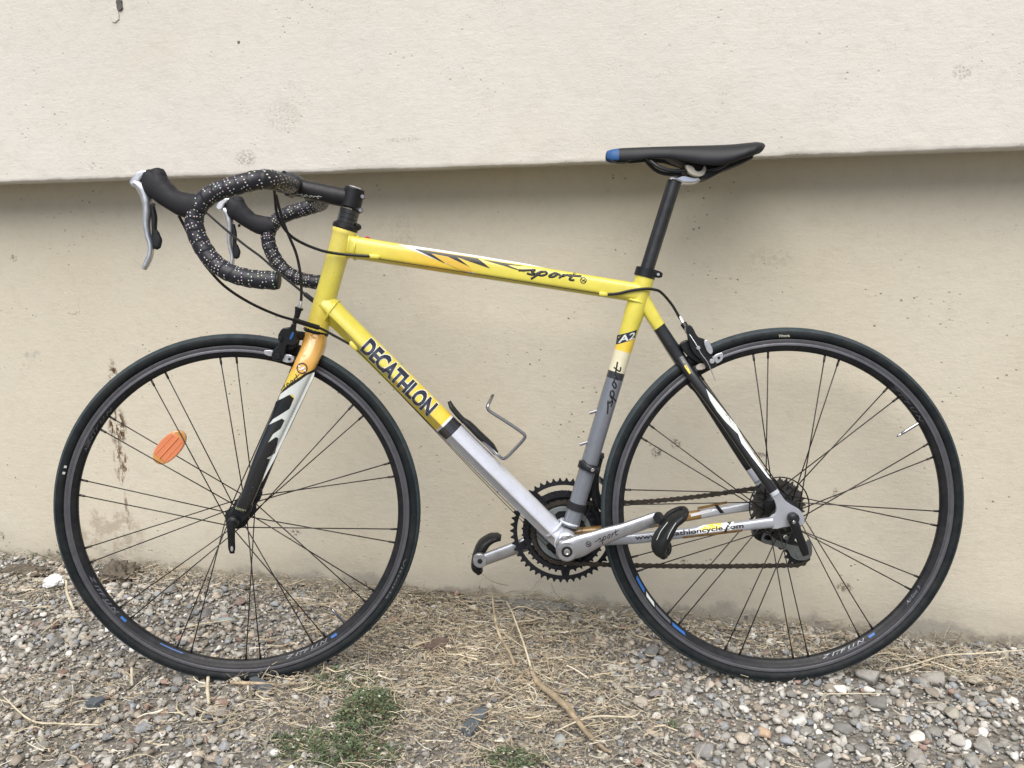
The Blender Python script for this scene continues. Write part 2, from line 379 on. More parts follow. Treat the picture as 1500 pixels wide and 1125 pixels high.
# ================================================================== THE WALL
def N(nt, t, **k):
    n = nt.nodes.new(t)
    for a, b in k.items(): setattr(n, a, b)
    return n
def stucco(name, base, marks=(), grime=True):
    m = bpy.data.materials.new(name); m.use_nodes = True; nt = m.node_tree; b = nt.nodes['Principled BSDF']; L = nt.links.new
    b.inputs['Roughness'].default_value = .92; b.inputs['Specular IOR Level'].default_value = .2
    geo = N(nt, 'ShaderNodeNewGeometry'); pos = geo.outputs['Position']
    def noi(sc_, det=4, rough=.55, vec=None, stretch=None, dist=0):
        n = N(nt, 'ShaderNodeTexNoise'); n.inputs['Scale'].default_value = sc_; n.inputs['Detail'].default_value = det
        n.inputs['Roughness'].default_value = rough; n.inputs['Distortion'].default_value = dist
        if stretch:
            mp = N(nt, 'ShaderNodeMapping'); mp.inputs['Scale'].default_value = stretch; L(pos, mp.inputs[0]); L(mp.outputs[0], n.inputs['Vector'])
        else: L(pos, n.inputs['Vector'])
        return n.outputs[0]
    def rng(v, a, b_, c, d, smooth=False):
        r = N(nt, 'ShaderNodeMapRange'); r.interpolation_type = 'SMOOTHSTEP' if smooth else 'LINEAR'
        for i, q in enumerate((a, b_, c, d)): r.inputs[i+1].default_value = q
        L(v, r.inputs[0]); return r.outputs[0]
    def mix(f, A, B):
        x = N(nt, 'ShaderNodeMix'); x.data_type = 'RGBA'
        if isinstance(f, (int, float)): x.inputs[0].default_value = f
        else: L(f, x.inputs[0])
        for q, i in ((A, 6), (B, 7)):
            if isinstance(q, tuple): x.inputs[i].default_value = (*q, 1)
            else: L(q, x.inputs[i])
        return x.outputs[2]
    def mul(a, c):
        x = N(nt, 'ShaderNodeMath'); x.operation = 'MULTIPLY'
        for i, q in enumerate((a, c)):
            if isinstance(q, (int, float)): x.inputs[i].default_value = q
            else: L(q, x.inputs[i])
        return x.outputs[0]
    col = mix(rng(noi(1.7, 3), .35, .68, 0, 1), base, (base[0]*.93, base[1]*.915, base[2]*.87))
    col = mix(rng(noi(5.5, 5, .6), .42, .75, 0, .5), col, (base[0]*.92, base[1]*.945, base[2]*.97))
    col = mix(rng(noi(38, 5, .65), .5, .8, 0, .35), col, (base[0]*.74, base[1]*.72, base[2]*.68))
    # fine dark pits in the rendering, clustered
    v = N(nt, 'ShaderNodeTexVoronoi'); v.inputs['Scale'].default_value = 60; v.inputs['Randomness'].default_value = 1; L(pos, v.inputs['Vector'])
    pit = mul(rng(v.outputs['Distance'], .07, .16, 1, 0), rng(noi(9, 3), .52, .66, 0, .70 if grime else .38))
    v2 = N(nt, 'ShaderNodeTexVoronoi'); v2.inputs['Scale'].default_value = 190; L(pos, v2.inputs['Vector'])
    pit2 = mul(rng(v2.outputs['Distance'], .1, .28, 1, 0), rng(noi(16, 3), .5, .72, 0, .55))
    col = mix(pit, col, (.16, .13, .10)); col = mix(pit2, col, (.28, .245, .20))
    if grime:   # rising damp and splashed dirt over the footing
        sep = N(nt, 'ShaderNodeSeparateXYZ'); L(pos, sep.inputs[0])
        ad = N(nt, 'ShaderNodeMath'); ad.operation = 'MULTIPLY_ADD'; L(noi(7, 6, .65), ad.inputs[0]); ad.inputs[1].default_value = -.16; L(sep.outputs[2], ad.inputs[2])
        col = mix(rng(ad.outputs[0], -.09, .03, .38, 0, True), col, (.27, .245, .205))
        col = mix(rng(ad.outputs[0], -.085, -.062, .6, 0, True), col, (.24, .225, .20))
    for (c, sx, sz, colr, amt, ns, st) in marks:
        sep = N(nt, 'ShaderNodeSeparateXYZ'); sb = N(nt, 'ShaderNodeVectorMath'); sb.operation = 'SUBTRACT'; sb.inputs[1].default_value = c; L(pos, sb.inputs[0])
        ml = N(nt, 'ShaderNodeVectorMath'); ml.operation = 'MULTIPLY'; ml.inputs[1].default_value = (1/sx, 0, 1/sz); L(sb.outputs[0], ml.inputs[0])
        ln = N(nt, 'ShaderNodeVectorMath'); ln.operation = 'LENGTH'; L(ml.outputs[0], ln.inputs[0])
        msk = mul(rng(ln.outputs['Value'], .55, 1, 1, 0, True), rng(noi(ns, 5, .7, stretch=st), .465, .565, 0, amt))
        col = mix(msk, col, colr)
    L(col, b.inputs['Base Color'])
    h1 = noi(420, 4, .7); h2 = noi(110, 5, .65); h3 = noi(14, 4, .6)
    def bump(h, dist, prev=None, st=1.):
        bp = N(nt, 'ShaderNodeBump'); bp.inputs['Distance'].default_value = dist; bp.inputs['Strength'].default_value = st; L(h, bp.inputs['Height'])
        if prev: L(prev, bp.inputs['Normal'])
        return bp.outputs[0]
    nn = bump(h1, .0004); nn = bump(h2, .0006, nn); nn = bump(h3, .0018, nn); nn = bump(mul(pit, -1.), .002, nn)
    # trowel drags
    nn = bump(noi(30, 6, .6, stretch=(1, 1, 4), dist=.6), .0006, nn)
    L(nn, b.inputs['Normal']); return m

Y_LOW, Y_UP = 1.820, 1.7055
EDGE_Z = .0901 + CAM_H
X0, X1 = -25., 25.
MUD = (.095, .052, .028)
low_marks = []
def mk(x, y, wx, hy, colr, amt, ns=70, st=None, Y=Y_LOW):
    c = WP(x, y, Y); s = Y/FOC
    return ((c.x, c.y, c.z), wx*s*1.02, hy*s*1.02, colr, amt, ns, st)
low_marks = [mk(167, 560, 11, 48, MUD, 1., 85, (1, 1, .8)), mk(172, 625, 22, 42, MUD, 1., 80, (1, 1, .55)), mk(178, 680, 18, 45, (.16, .10, .06), 1., 75, (1, 1, .45)),
             mk(187, 750, 5, 45, (.20, .14, .09), .8, 90, (1, 1, .4)), mk(160, 780, 90, 60, (.30, .24, .18), .5, 30),
             mk(962, 663, 10, 10, (.16, .14, .12), 1., 150), mk(990, 650, 9, 9, (.18, .16, .13), .95, 150), mk(1112, 667, 14, 6, (.2, .17, .14), .95, 120),
             mk(430, 780, 16, 7, (.18, .15, .12), 1., 120), mk(1225, 722, 6, 9, (.2, .17, .13), .9, 160), mk(1237, 860, 14, 9, (.2, .17, .13), .9, 120),
             mk(48, 520, 22, 12, (.42, .40, .35), .8, 60), mk(20, 378, 8, 8, (.25, .22, .18), .9, 150), mk(1002, 823, 7, 5, (.17, .14, .11), .95, 150), mk(2, 785, 8, 12, (.17, .13, .1), 1, 90),
             mk(1130, 378, 40, 14, (.40, .36, .30), .4, 120), mk(590, 360, 30, 60, (.40, .36, .30), .35, 100)]
M_wall_low = stucco('lower_stucco', (.61, .565, .465), low_marks)
up_marks = [mk(360, 232, 22, 16, (.30, .27, .23), .7, 220, None, Y_UP), mk(415, 170, 35, 30, (.42, .39, .34), .5, 220, None, Y_UP), mk(135, 243, 8, 8, (.35, .33, .3), .8, 150, None, Y_UP),
            mk(1410, 105, 14, 12, (.35, .32, .28), .7, 220, None, Y_UP), mk(590, 205, 40, 4, (.40, .37, .33), .6, 200, None, Y_UP)]
M_wall_up = stucco('upper_stucco', (.66, .632, .58), up_marks, False)

wall = link('building_wall', None); wall.location = (0, Y_LOW, 0)
tag(wall, 'cream stuccoed building wall whose upper half juts out over the lower, behind the bicycle', 'wall')
def wall_grid(name, xs, prof, m):
    """profile (y, z) swept along x with a hand-trowelled waviness"""
    V = []; F = []; K = len(prof)
    for x in xs:
        for j, (y, z, a) in enumerate(prof):
            n1 = noise.noise(Vector((x*2.2, z*2, y*9)))*.0028*a + noise.noise(Vector((x*16, z*15, j)))*.0011*a
            nz = noise.noise(Vector((x*9, 3.3, j*.2)))*.0022*a + noise.noise(Vector((x*60, 7.3, j*.2)))*.0011*a
            V.append((x, y+n1-Y_LOW, z+(nz if a else 0)))
    for i in range(len(xs)-1):
        for j in range(K-1): F.append((i*K+j, (i+1)*K+j, (i+1)*K+j+1, i*K+j+1))
    o = link(name, mesh(name, V, F), wall, m); return shade(o, 60)
xs = list(np.concatenate([np.linspace(X0, -1.7, 40), np.linspace(-1.69, 1.6, 900), np.linspace(1.62, X1, 40)]))
up_prof = [(Y_UP, 4.6, 0)]+[(Y_UP, EDGE_Z+h, 1 if h < .6 else .5) for h in (3, 1.6, 1.0, .7, .5, .35, .22, .12, .06, .025, .010, .004)]
up_prof += [(Y_UP+.0016, EDGE_Z+.0012, 1), (Y_UP+.006, EDGE_Z-.0002, 1), (Y_UP+.016, EDGE_Z+.0005, 1), (Y_UP+.05, EDGE_Z+.001, .6), (Y_UP+.2, EDGE_Z+.001, 0), (Y_UP+.2, 4.6, 0), (Y_UP, 4.6, 0)]
wall_grid('upper_wall', xs, up_prof, M_wall_up)
wall_grid('lower_wall', xs[::2], [(Y_LOW+.2, EDGE_Z+.4, 0), (Y_LOW, EDGE_Z+.4, 0)]+[(Y_LOW, z, .6) for z in np.linspace(EDGE_Z+.05, -.3, 26)]+[(Y_LOW+.2, -.3, 0)], M_wall_low)
# two patches of thicker render standing slightly proud, and the chipped hole high on the left
def patch(name, x, y, w, h, Y, m, proud=.002, seed=1, n=26):
    c = WP(x, y, Y); s = Y/FOC; r_ = random.Random(seed); V = []; F = []
    for k in range(n):
        a = 2*math.pi*k/n; f = 1+r_.uniform(-.16, .16); ca, sa = math.cos(a), math.sin(a)
        ca = math.copysign(abs(ca)**.6, ca); sa = math.copysign(abs(sa)**.6, sa)
        for g, d in ((1.0, -.001), (.92, proud)): V.append((c.x+w*s*ca*f*g, Y-d-Y_LOW, c.z+h*s*sa*f*g))
    for k in range(n): a, b_ = 2*k, 2*((k+1) % n); F.append((a, b_, b_+1, a+1))
    F.append(tuple(2*k+1 for k in range(n)))
    o = link(name, mesh(name, V, F, False), wall, m); return o
patch('render_patch', 106, 443, 15, 20, Y_LOW, M_wall_low, .0009, 3); patch('render_patch', 545, 160, 20, 34, Y_UP, M_wall_up, .0006, 5)
patch('render_patch', 168, 22, 8, 11, Y_UP, M_wall_up, .0012, 9, 12)
M_hole = mat('chipped_plaster', (.13, .12, .11), .9, bump=(300, .002), var=.3)
patch('chipped_hole', 175, 7, 5, 9, Y_UP, M_hole, .0022, 8, 14); patch('chipped_hole', 350, 62, 2.2, 2.4, Y_UP, M_hole, .0016, 2, 9)
patch('chipped_hole', 1093, 904, 3, 3, Y_LOW, M_hole, .0016, 4, 9)

# ================================================================== THE BICYCLE
bike = link('road_bicycle', None); bike.matrix_world = BIKE @ Matrix.Translation(ORG)
tag(bike, 'yellow and silver road racing bicycle with drop handlebar leaning against the cream wall', 'bicycle')
LOC = Matrix.Translation(-ORG); LST = Matrix.Translation(-ORG) @ STEER; LHB = Matrix.Translation(-ORG) @ STEER_B
def part(o): o.matrix_local = LOC; return o          # direct part fixed to the frame
def spart(o): o.matrix_local = LST; return o         # direct part that steers
def hpart(o): o.matrix_local = LHB; return o         # part of the cockpit

BB = (PX(829.5, 806, .082)+PX(826.5, 779.8, -.045))/2; BB = Vector((BB.x, BB.y, 0))
def at(v, z): return Vector((v.x, v.y, z))
def P0(x, y, z=0): return PX(x, y, z)
XY = lambda pl, z, f=PX: [(lambda p: (p.x, p.y))(f(a, b, z)) for a, b in pl]

SEC_BOX = superell(3.2)
SEC_DOWN = [(1, 0), (.98, .22), (.90, .42), (.76, .60), (.56, .77), (.30, .90), (.05, .97), (-.12, 1.0), (-.20, .97), (-.36, .72), (-.58, .44), (-.82, .17), (-1, .0), (-.82, -.17), (-.58, -.44), (-.36, -.72), (-.20, -.97), (-.12, -1.0), (.05, -.97), (.30, -.90), (.56, -.77), (.76, -.60), (.90, -.42), (.98, -.22)]
SEC_TOP = smoothpoly([(1, 0), (.97, .5), (.8, .86), (.45, .98), (-.1, 1.0), (-.50, .97), (-.66, .86), (-.92, .5), (-1, .0), (-.92, -.5), (-.66, -.86), (-.5, -.97), (-.1, -1.0), (.45, -.98), (.8, -.86), (.97, -.5)], 2)

# head tube
ht0, ht1 = PX(505, 336), PX(463, 486.5)
M_head = zones('head_tube_paint', ht0, ht1, [(0, (.80, .68, .15), 0), (.55, YEL, 0), (1, (.72, .56, .08), 0)], const=False)
head = part(tube('head_tube', [ht0.lerp(ht1, k) for k in (0, .03, .12, .5, .88, .97, 1)], [.0222, .0226, .0205, .0198, .0205, .0226, .0222], M_head, bike, steps=4))
# down tube
dt0, dt1 = PX(474, 444), PX(826, 793)
M_dt = zones('down_tube_paint', PX(480, 450), PX(820, 790), [(0, YEL, 0), (.30, (.72, .56, .07), 0), (.4795, (.8, .55, .05), 0), (.492, WHT, 0), (.500, (.03, .03, .035), .1), (.535, SILV, .25)], const=True)
down = part(tube('down_tube', [dt0, dt0.lerp(dt1, .03), dt0.lerp(dt1, .12), dt0.lerp(dt1, .5), dt0.lerp(dt1, .9), dt1], [(.0225, .0225), (.0232, .0235), (.0212, .0235), (.0207, .0245), (.0205, .0235), (.0200, .0215)], M_dt, bike, SEC_DOWN, 5))
# top tube
tt0, tt1 = PX(512, 361.5), PX(934, 429)
M_tt = zones('top_tube_paint', PX(512, 361), PX(934, 429), [(0, YEL, 0), (.10, YEL, 0), (.30, (.76, .50, .05), 0), (.42, (.70, .54, .07), 0), (.5, YEL, 0), (1, YEL, 0)], const=False)
top = part(tube('top_tube', [tt0, tt0.lerp(tt1, .04), tt0.lerp(tt1, .3), tt0.lerp(tt1, .7), tt1], [.0225, .0205, .0198, .0182, .0178], M_tt, bike, SEC_TOP, 5))
# seat tube
st0, st1 = PX(945, 405), PX(836, 770)
M_st = zones('seat_tube_paint', st0, st1, [(0, YEL, 0), (.235, (.80, .56, .06), 0), (.292, (.68, .64, .46), 0), (.375, (.03, .03, .035), 0), (.402, (.19, .205, .235), .25)], const=True)
seat = part(tube('seat_tube', [st0, st0.lerp(st1, .04), st0.lerp(st1, .14), st0.lerp(st1, .3), st0.lerp(st1, .9), st1], [.0178, .0178, .0185, .0162, .0160, .0165], M_st, bike, steps=5))
# seat tube junction gusset towards the stays
M_yy = M_yellow
mono = part(tube('seat_stay_bridge', [PX(938, 432), PX(952, 457), PX(966, 480), PX(984, 508), PX(998, 530), PX(1006, 545)], [(.0135, .012), (.0125, .012), (.0118, .0125), (.0125, .015), (.0125, .017), (.007, .016)],
                 zones('stay_bridge_paint', PX(946, 452), PX(999, 523), [(0, YEL, 0), (.36, BLK, 0)]), bike, SEC_BOX, 5))
for s in (1, -1):
    nm = 'seat_stay'; zz = [.010, .017, .030, .044, .056, .062]
    pts = [PX(992, 522, 0), PX(1006, 545, 0), PX(1035, 585, 0), PX(1068, 632, 0), PX(1105, 685, 0), PX(1133, 722, 0)]
    # the path is measured on the left stay; the right one mirrors it
    ptsL = [PX(996, 524, .010), PX(1012, 548, .019), PX(1042, 588, .031), PX(1074, 634, .044), PX(1108, 684, .056), PX(1136, 724, .062)]
    pts = [Vector((p.x, p.y, p.z*s)) for p in ptsL]
    o = part(tube(nm, pts, [(.0105, .008), (.0105, .009), (.0100, .008), (.0092, .008), (.0085, .0075), (.0085, .0065)],
                  zones('seat_stay_paint', pts[0], pts[-1], [(0, BLK, 0), (.975 if s > 0 else .90, SILV, .3)]), bike, superell(2.4), 6))
    if s > 0: nstay = o
M_cs0 = mat('dropout_paint', (.38, .40, .44), .32, .3, .4, var=.06, dust=.12)
for s in (1, -1):
    z1 = .0625*s
    if s > 0: pts = [PX(838, 792, .026), PX(880, 791, .030), PX(930, 788.5, .040), PX(1000, 781, .050), PX(1080, 771, .0585), PX(1132, 765, .0625)]
    else: pts = [Vector((p.x, p.y, -p.z)) for p in pts]
    M_cs = mat('chain_stay_paint', (.36, .38, .42), .3, .3, .4, var=.06, dust=.1) if s > 0 else zones('right_chain_stay_paint', pts[0], pts[-1], [(0, (.26, .155, .05), .1), (.70, (.5, .52, .56), .3)])
    o = part(tube('chain_stay', pts, [(.0105, .011), (.0100, .009), (.0098, .0085), (.0092, .008), (.0088, .0078), (.0095, .0065)], M_cs, bike, superell(2.6), 6))
    if s > 0: cstay = o
    else: fstay = o; o['label'] = 'right chain stay with worn gold paint'
    # dropout plates
    mid = z1
    if s > 0:
        pl = [(1128, 723), (1138, 719.5), (1144, 725), (1150, 733), (1160, 740), (1169, 745), (1175, 752), (1178, 762), (1174, 769), (1160, 770), (1146, 772), (1131, 774), (1127, 758), (1135, 752), (1137, 744), (1134, 733)]
        lp = [(lambda q: (q.x, q.y))(PX(a, b, z1)) for a, b in pl]
    o = part(plate('dropout', [lp], mid-.0035, mid+.0035, M_cs0, bike, .001, 2))
# bottom bracket shell
part(lathe('bottom_bracket_shell', (BB.x, BB.y, 0), [(.0170, -.034), (.0205, -.0335), (.0208, -.03), (.0208, .03), (.0205, .0335), (.0170, .034)], M_silverpaint, bike))
part(lathe('bottom_bracket_cup', (BB.x, BB.y, 0), [(.012, .034), (.0185, .0342), (.0190, .037), (.0165, .038), (.0168, .041), (.0175, .0415), (.0165, .044), (.012, .045)], M_chrome, bike))
# weld beads
def weld(name, c, ax, r, m, tilt=None, n=44):
    ax = Vector(ax).normalized(); a = ax.orthogonal().normalized(); b = ax.cross(a)
    pts = [c+(a*math.cos(2*math.pi*k/n)+b*math.sin(2*math.pi*k/n))*r for k in range(n)]+[c+a*r]
    return part(tube(name, pts, [(.0021, .0021) if k % 2 else (.0028, .0028) for k in range(n+1)], m, bike, CIRC[::2], 0, True, False))
dd = (dt1-dt0).normalized(); weld('weld_bead', PX(487, 456), dd+Vector((.25, .1, 0)), .0222, M_yellow)
weld('weld_bead', tt0.lerp(tt1, .025), tt1-tt0, .0208, M_yellow); weld('weld_bead', PX(931, 441), st1-st0, .0180, M_yellow)
weld('weld_bead', BB.lerp(st0, .062), st0-BB, .0172, M_silverpaint); weld('weld_bead', BB.lerp(dt0, .045), dt0-BB, .0212, M_silverpaint)
# small frame fittings
def stop(x, y, z, ang, m, L=.014):
    c = PX(x, y, z); d = Vector((math.cos(ang), math.sin(ang), 0))
    o = part(tube('cable_stop', [c-d*L/2, c-d*L*.3, c+d*L*.3, c+d*L/2], [(.0030, .0035), (.0042, .0045), (.0038, .0045), (.0015, .002)], m, bike, SEC_BOX, 2)); return o
stop(549, 376, .020, math.radians(-8), M_yellow, .020); stop(884, 431, .018, math.radians(-8), M_yellow, .016); stop(518, 507, .022, math.radians(-50), M_yellow, .020)
c = PX(538, 351, .006); part(disc('frame_sticker', c, .006, .0012, M_red, bike, 16))
M_cage0 = mat('dull_bolt', (.30, .30, .31), .4, .6)
for (x, y, L_) in ((866, 604, 0), (852, 650, 0)):
    c = PX(x, y, 0); part(tube('bottle_boss_bolt', [c+Vector((.016, .005, 0)), c+Vector((.0005, 0, 0)), c+Vector((0, 0, 0)), c+Vector((-.0035, -.001, 0))], [.0032, .0032, .0036, .0034], M_cage0, bike))
# front derailleur clamp and a rubber band on the seat tube
def ring_on(name, sw, p, h, extra, m):
    o_ = sw; ax = (st1-st0).normalized(); q = st0+ax*((p-st0).dot(ax))
    return part(tube(name, [q-ax*h/2, q-ax*h/2.2, q+ax*h/2.2, q+ax*h/2], [.0162, .016+extra, .016+extra, .0162], m, bike))
ring_on('derailleur_clamp', seat, PX(862, 683), .013, .0038, M_black)
part(tube('clamp_lug', [PX(852, 676, .010), PX(862, 686, .021), PX(878, 690, .018)], [(.005, .004), (.0065, .0045), (.006, .005)], M_black, bike, SEC_BOX, 4))
c = PX(868, 688, .0235); part(disc('clamp_bolt', c, .0036, .006, M_chrome, bike, 18))
ring_on('rubber_band', seat, PX(844, 741), .0145, .0024, M_rubber)
part(tube('front_derailleur', [PX(880, 664, -.006), PX(874, 690, -.012), PX(870, 715, -.022), PX(876, 735, -.028), PX(884, 748, -.032)], [(.007, .006), (.006, .005), (.010, .006), (.009, .006), (.004, .004)], M_black, bike, SEC_BOX, 5))
c = PX(881, 668, -.004); part(disc('derailleur_bolt', c, .005, .016, M_plastic, bike, 12))
part(tube('derailleur_cage', [PX(860, 694, -.036), PX(878, 702, -.036), PX(892, 716, -.036), PX(899, 733, -.036)], [(.0055, .0012)]*4, M_chrome, bike, SEC_BOX, 6))
part(tube('front_derailleur_cable', [PX(880, 670, -.004), PX(872, 715, -.012), PX(858, 760, -.010), PX(845, 800, 0)], .0006, M_cable, bike, CIRC[::4], 3))

# --- seat post, clamp, saddle
sp0, sp1 = PX(988, 266), PX(946, 400)
part(tube('seat_post', [sp0, sp1], .0128, mat('scuffed_black_seat_post', (.020, .021, .023), .34, .2, .2, var=.3), bike))
ax = (st1-st0).normalized(); q = PX(945.5, 400)
part(tube('seat_clamp', [q-ax*.0085, q-ax*.0075, q+ax*.0075, q+ax*.0085], [.0165, .0196, .0196, .0165], M_black, bike, steps=0))
part(tube('seat_clamp_ear', [PX(953, 399, .010), PX(964, 402, .006), PX(968, 403, .003)], [(.007, .006), (.0065, .006), (.0045, .005)], M_black, bike, SEC_BOX, 4))
c = PX(964, 402, .013); part(disc('seat_clamp_bolt', c, .0028, .004, M_chrome, bike, 14))
o = part(plate('seat_post_head', [[(lambda q: (q.x, q.y))(PX(a, b, .012)) for a, b in [(980, 262), (984, 259), (992, 258), (1000, 255), (1012, 257), (1024, 258), (1029, 260), (1024, 266), (1016, 269), (1000, 269), (996, 267), (988, 264)]]], -.014, .014, M_chrome, bike, .004, 3))
o = part(plate('rail_clamp', [[(lambda q: (q.x, q.y))(PX(a, b, .025)) for a, b in [(1004, 242), (1014, 244), (1018, 250), (1023, 252), (1028, 249), (1031, 243), (1034, 247), (1031, 256), (1024, 259), (1014, 257), (1007, 252)]]], .016, .030, M_pad, bike, .001, 2))
part(plate('rail_clamp', [[(lambda q: (q.x, q.y))(PX(a, b, .025)) for a, b in [(1004, 242), (1014, 244), (1018, 250), (1023, 252), (1028, 249), (1031, 243), (1034, 247), (1031, 256), (1024, 259), (1014, 257), (1007, 252)]]], -.030, -.016, M_pad, bike, .001, 2))
for s in (1, -1):
    ptsL = [PX(948, 231, .012), PX(956, 238, .016), (PX(968, 246, .020)), PX(985, 250, .022), PX(1005, 250, .022), PX(1030, 250, .024), PX(1052, 246, .034), PX(1066, 238, .042)]
    part(tube('saddle_rail', [Vector((p.x, p.y, p.z*s)) for p in ptsL], .0036, M_black, bike, CIRC[::2], 4))
sad = [(887.5, 224.5, 228.5, .006), (889, 221, 233, .013), (897, 218.3, 235, .018), (910, 216.7, 235.5, .0195), (930, 215.8, 235, .0205), (955, 215, 232, .024), (980, 214.4, 232.5, .031), (1003, 213.8, 237, .041), (1028, 213.3, 242, .052), (1052, 212.8, 243, .060), (1072, 212.0, 239, .066), (1090, 210.5, 232.5, .069), (1104, 209.4, 228, .067), (1113, 210.5, 225, .058), (1118, 214.5, 220, .040)]
sad = [tuple(v) for v in np.array([[np.interp(t, range(len(sad)), [q[k] for q in sad]) for k in range(4)] for t in np.linspace(0, len(sad)-1, 43)])]
SECS = [(0, 1.0), (.35, .985), (.62, .93), (.82, .80), (.94, .60), (1.0, .36), (.99, .16), (.93, .0), (.86, .02), (.7, .35), (.35, .55), (0, .60)]
SECS = SECS + [(-a, b) for a, b in SECS[1:-1]][::-1]
V = []; F = []
for x, yt, yb, w in sad:
    ptop = PX(x, yt, w*.25); pbot = PX(x, yb, w*.9)
    for a, b in SECS: V.append((ptop.x*b+pbot.x*(1-b), ptop.y*b+pbot.y*(1-b), a*w))
K = len(SECS)
for i in range(len(sad)-1):
    for k in range(K): F.append((i*K+k, i*K+(k+1) % K, (i+1)*K+(k+1) % K, (i+1)*K+k))
F.append(tuple(range(K))[::-1]); F.append(tuple(range((len(sad)-1)*K, len(sad)*K)))
M_saddle = zones('saddle_cover', PX(880, 224, 0), PX(1120, 224, 0), [(0, (.022, .09, .25), 0), (.105, (.011, .012, .015), 0)], rough=.5, coat=.0)
M_saddle.node_tree.nodes['Principled BSDF'].inputs['Specular IOR Level'].default_value = .35
o = part(link('saddle', mesh('saddle', V, F), bike, M_saddle)); md = o.modifiers.new('s', 'SUBSURF'); md.levels = md.render_levels = 1
for pl_, hz_ in (([(893, 231), (905, 238), (921, 237), (926, 233), (960, 230), (990, 233), (990, 226), (920, 226)], .010), ([(980, 229), (1004, 240), (1020, 249), (1028, 262), (1042, 259.5), (1060, 250), (1080, 242), (1096, 235), (1104, 228), (1060, 224), (1000, 224)], .024)):
    part(plate('saddle_shell', [XY(pl_, hz_)], -hz_, hz_, M_plastic, bike, .003, 2))

# --- fork, headset, stem, handlebar (all of these turn together)
fk = [(463, 490, .0), (460, 505, .006), (452, 524, .024), (441, 547, .035), (429, 573, .039), (406, 624, .043), (385, 670, .047), (363, 727, .050), (352, 748, .050)]
fr = [(.0205, .022), (.0215, .024), (.0200, .0175), (.0188, .0135), (.0185, .0125), (.0170, .0115), (.0150, .0105), (.0128, .0090), (.0110, .0065)]
fL = [PS(*q) for q in fk]
fork_stops = [(0, (.62, .33, .06), 0), (.13, (.80, .46, .12), 0), (.21, (.78, .42, .06), 0), (.24, (.80, .58, .06), 0), (.375, (.80, .60, .06), 0), (.39, BLK, 0)]
M_fork = zones('fork_paint', PS(457, 488, .03), PS(352, 740, .05), fork_stops, const=False, coat=.8, rough=.22)
fork = spart(tube('fork_blade', fL, fr, M_fork, bike, superell(2.5), 6))
o = spart(tube('fork_blade', [Vector((p.x, p.y, -p.z)) for p in fL], fr, M_fork, bike, superell(2.5), 6))
spart(tube('fork_crown', [PS(464, 488), PS(459, 506), PS(455, 520)], [(.0205, .0205), (.0212, .026), (.0165, .020)], M_fork, bike, superell(2.6), 5))
for s in (1, -1):
    pl = [(348, 735), (368, 735), (366, 752), (352, 768), (343, 775), (332, 772), (331, 762), (338, 752)]
    spart(plate('fork_end', [[(lambda q: (q.x, q.y))(PS(a, b, .052)) for a, b in pl]], .046*s-.0035*(1), .046*s+.0045, M_black, bike, .001, 2))
hs = (PS(505, 336)-PS(463, 486.5)).normalized()
a0 = PS(463, 486.5); spart(tube('headset_bearing', [a0-hs*.003, a0-hs*.001, a0+hs*.003, a0+hs*.005], [.0218, .0232, .0232, .0222], M_satin, bike))
b0 = PS(505.5, 334)
spart(tube('headset_bearing', [b0-hs*.003, b0-hs*.001, b0+hs*.005, b0+hs*.009], [.0222, .0236, .0232, .0190], M_satin, bike))
M_spacer = mat('carbon_spacer', (.020, .021, .022), .3, 0, .5)
for i in range(3):
    c0 = b0+hs*(.009+.0085*i); spart(tube('spacer', [c0, c0+hs*.0006, c0+hs*.0078, c0+hs*.0084], [.0176, .0182, .0182, .0176], M_spacer, bike))
spart(tube('clamp_lug', [PS(519, 331, .006), PS(525, 333, .002), PS(528, 333, 0)], [.006, .0065, .004], M_plastic, bike))
c0 = PH(513, 303); c1 = PH(519, 279.5)
stem_l = [PH(430, 272, 0), PH(446, 277, 0), PH(470, 282, 0), PH(494, 287.5, 0), PH(514, 291, 0)]
stem = hpart(tube('stem', stem_l, [(.0180, .017), (.0165, .0165), (.0165, .0160), (.0170, .0165), (.0165, .0150)], M_satin, bike, superell(2.3), 4))
hpart(tube('steerer_clamp', [c0-hs*.002, c0, c1, c1+hs*.001], [.0175, .0192, .0192, .018], M_satin, bike, steps=0))
for (x, y) in ((531, 288), (528, 308)):
    hpart(tube('clamp_lug', [PH(518, y-2, 0), PH(x-2, y, 0), PH(x+2, y, 0)], [(.008, .013), (.0065, .012), (.004, .010)], M_satin, bike, superell(2.4), 4))
    c = PH(x, y, .0135); hpart(disc('stem_bolt', c, .0036, .004, M_wire, bike, 16))
hpart(tube('top_cap', [c1+hs*.0005, c1+hs*.002, c1+hs*.0045, c1+hs*.0055], [.0185, .0188, .0178, .0140], M_satin, bike))
hpart(tube('top_cap_bolt', [c1+hs*.0055, c1+hs*.0072], [.0115, .0100], M_alloy, bike))
bc = PH(430, 271, 0)
# stem face plate
hpart(lathe('stem_face_plate', (bc.x, bc.y, 0), [(.0165, -.023), (.0195, -.022), (.0200, -.018), (.0200, .018), (.0195, .022), (.0165, .023)], M_satin, bike, 32))
for (dx, dy) in ((-10, -15), (-6, 14)):
    c = PH(430+dx, 271+dy, 0); hpart(tube('face_plate_bolt', [Vector((c.x, c.y, -.017)), Vector((c.x, c.y, .019))], .0048, M_satin, bike, CIRC, 0, True))
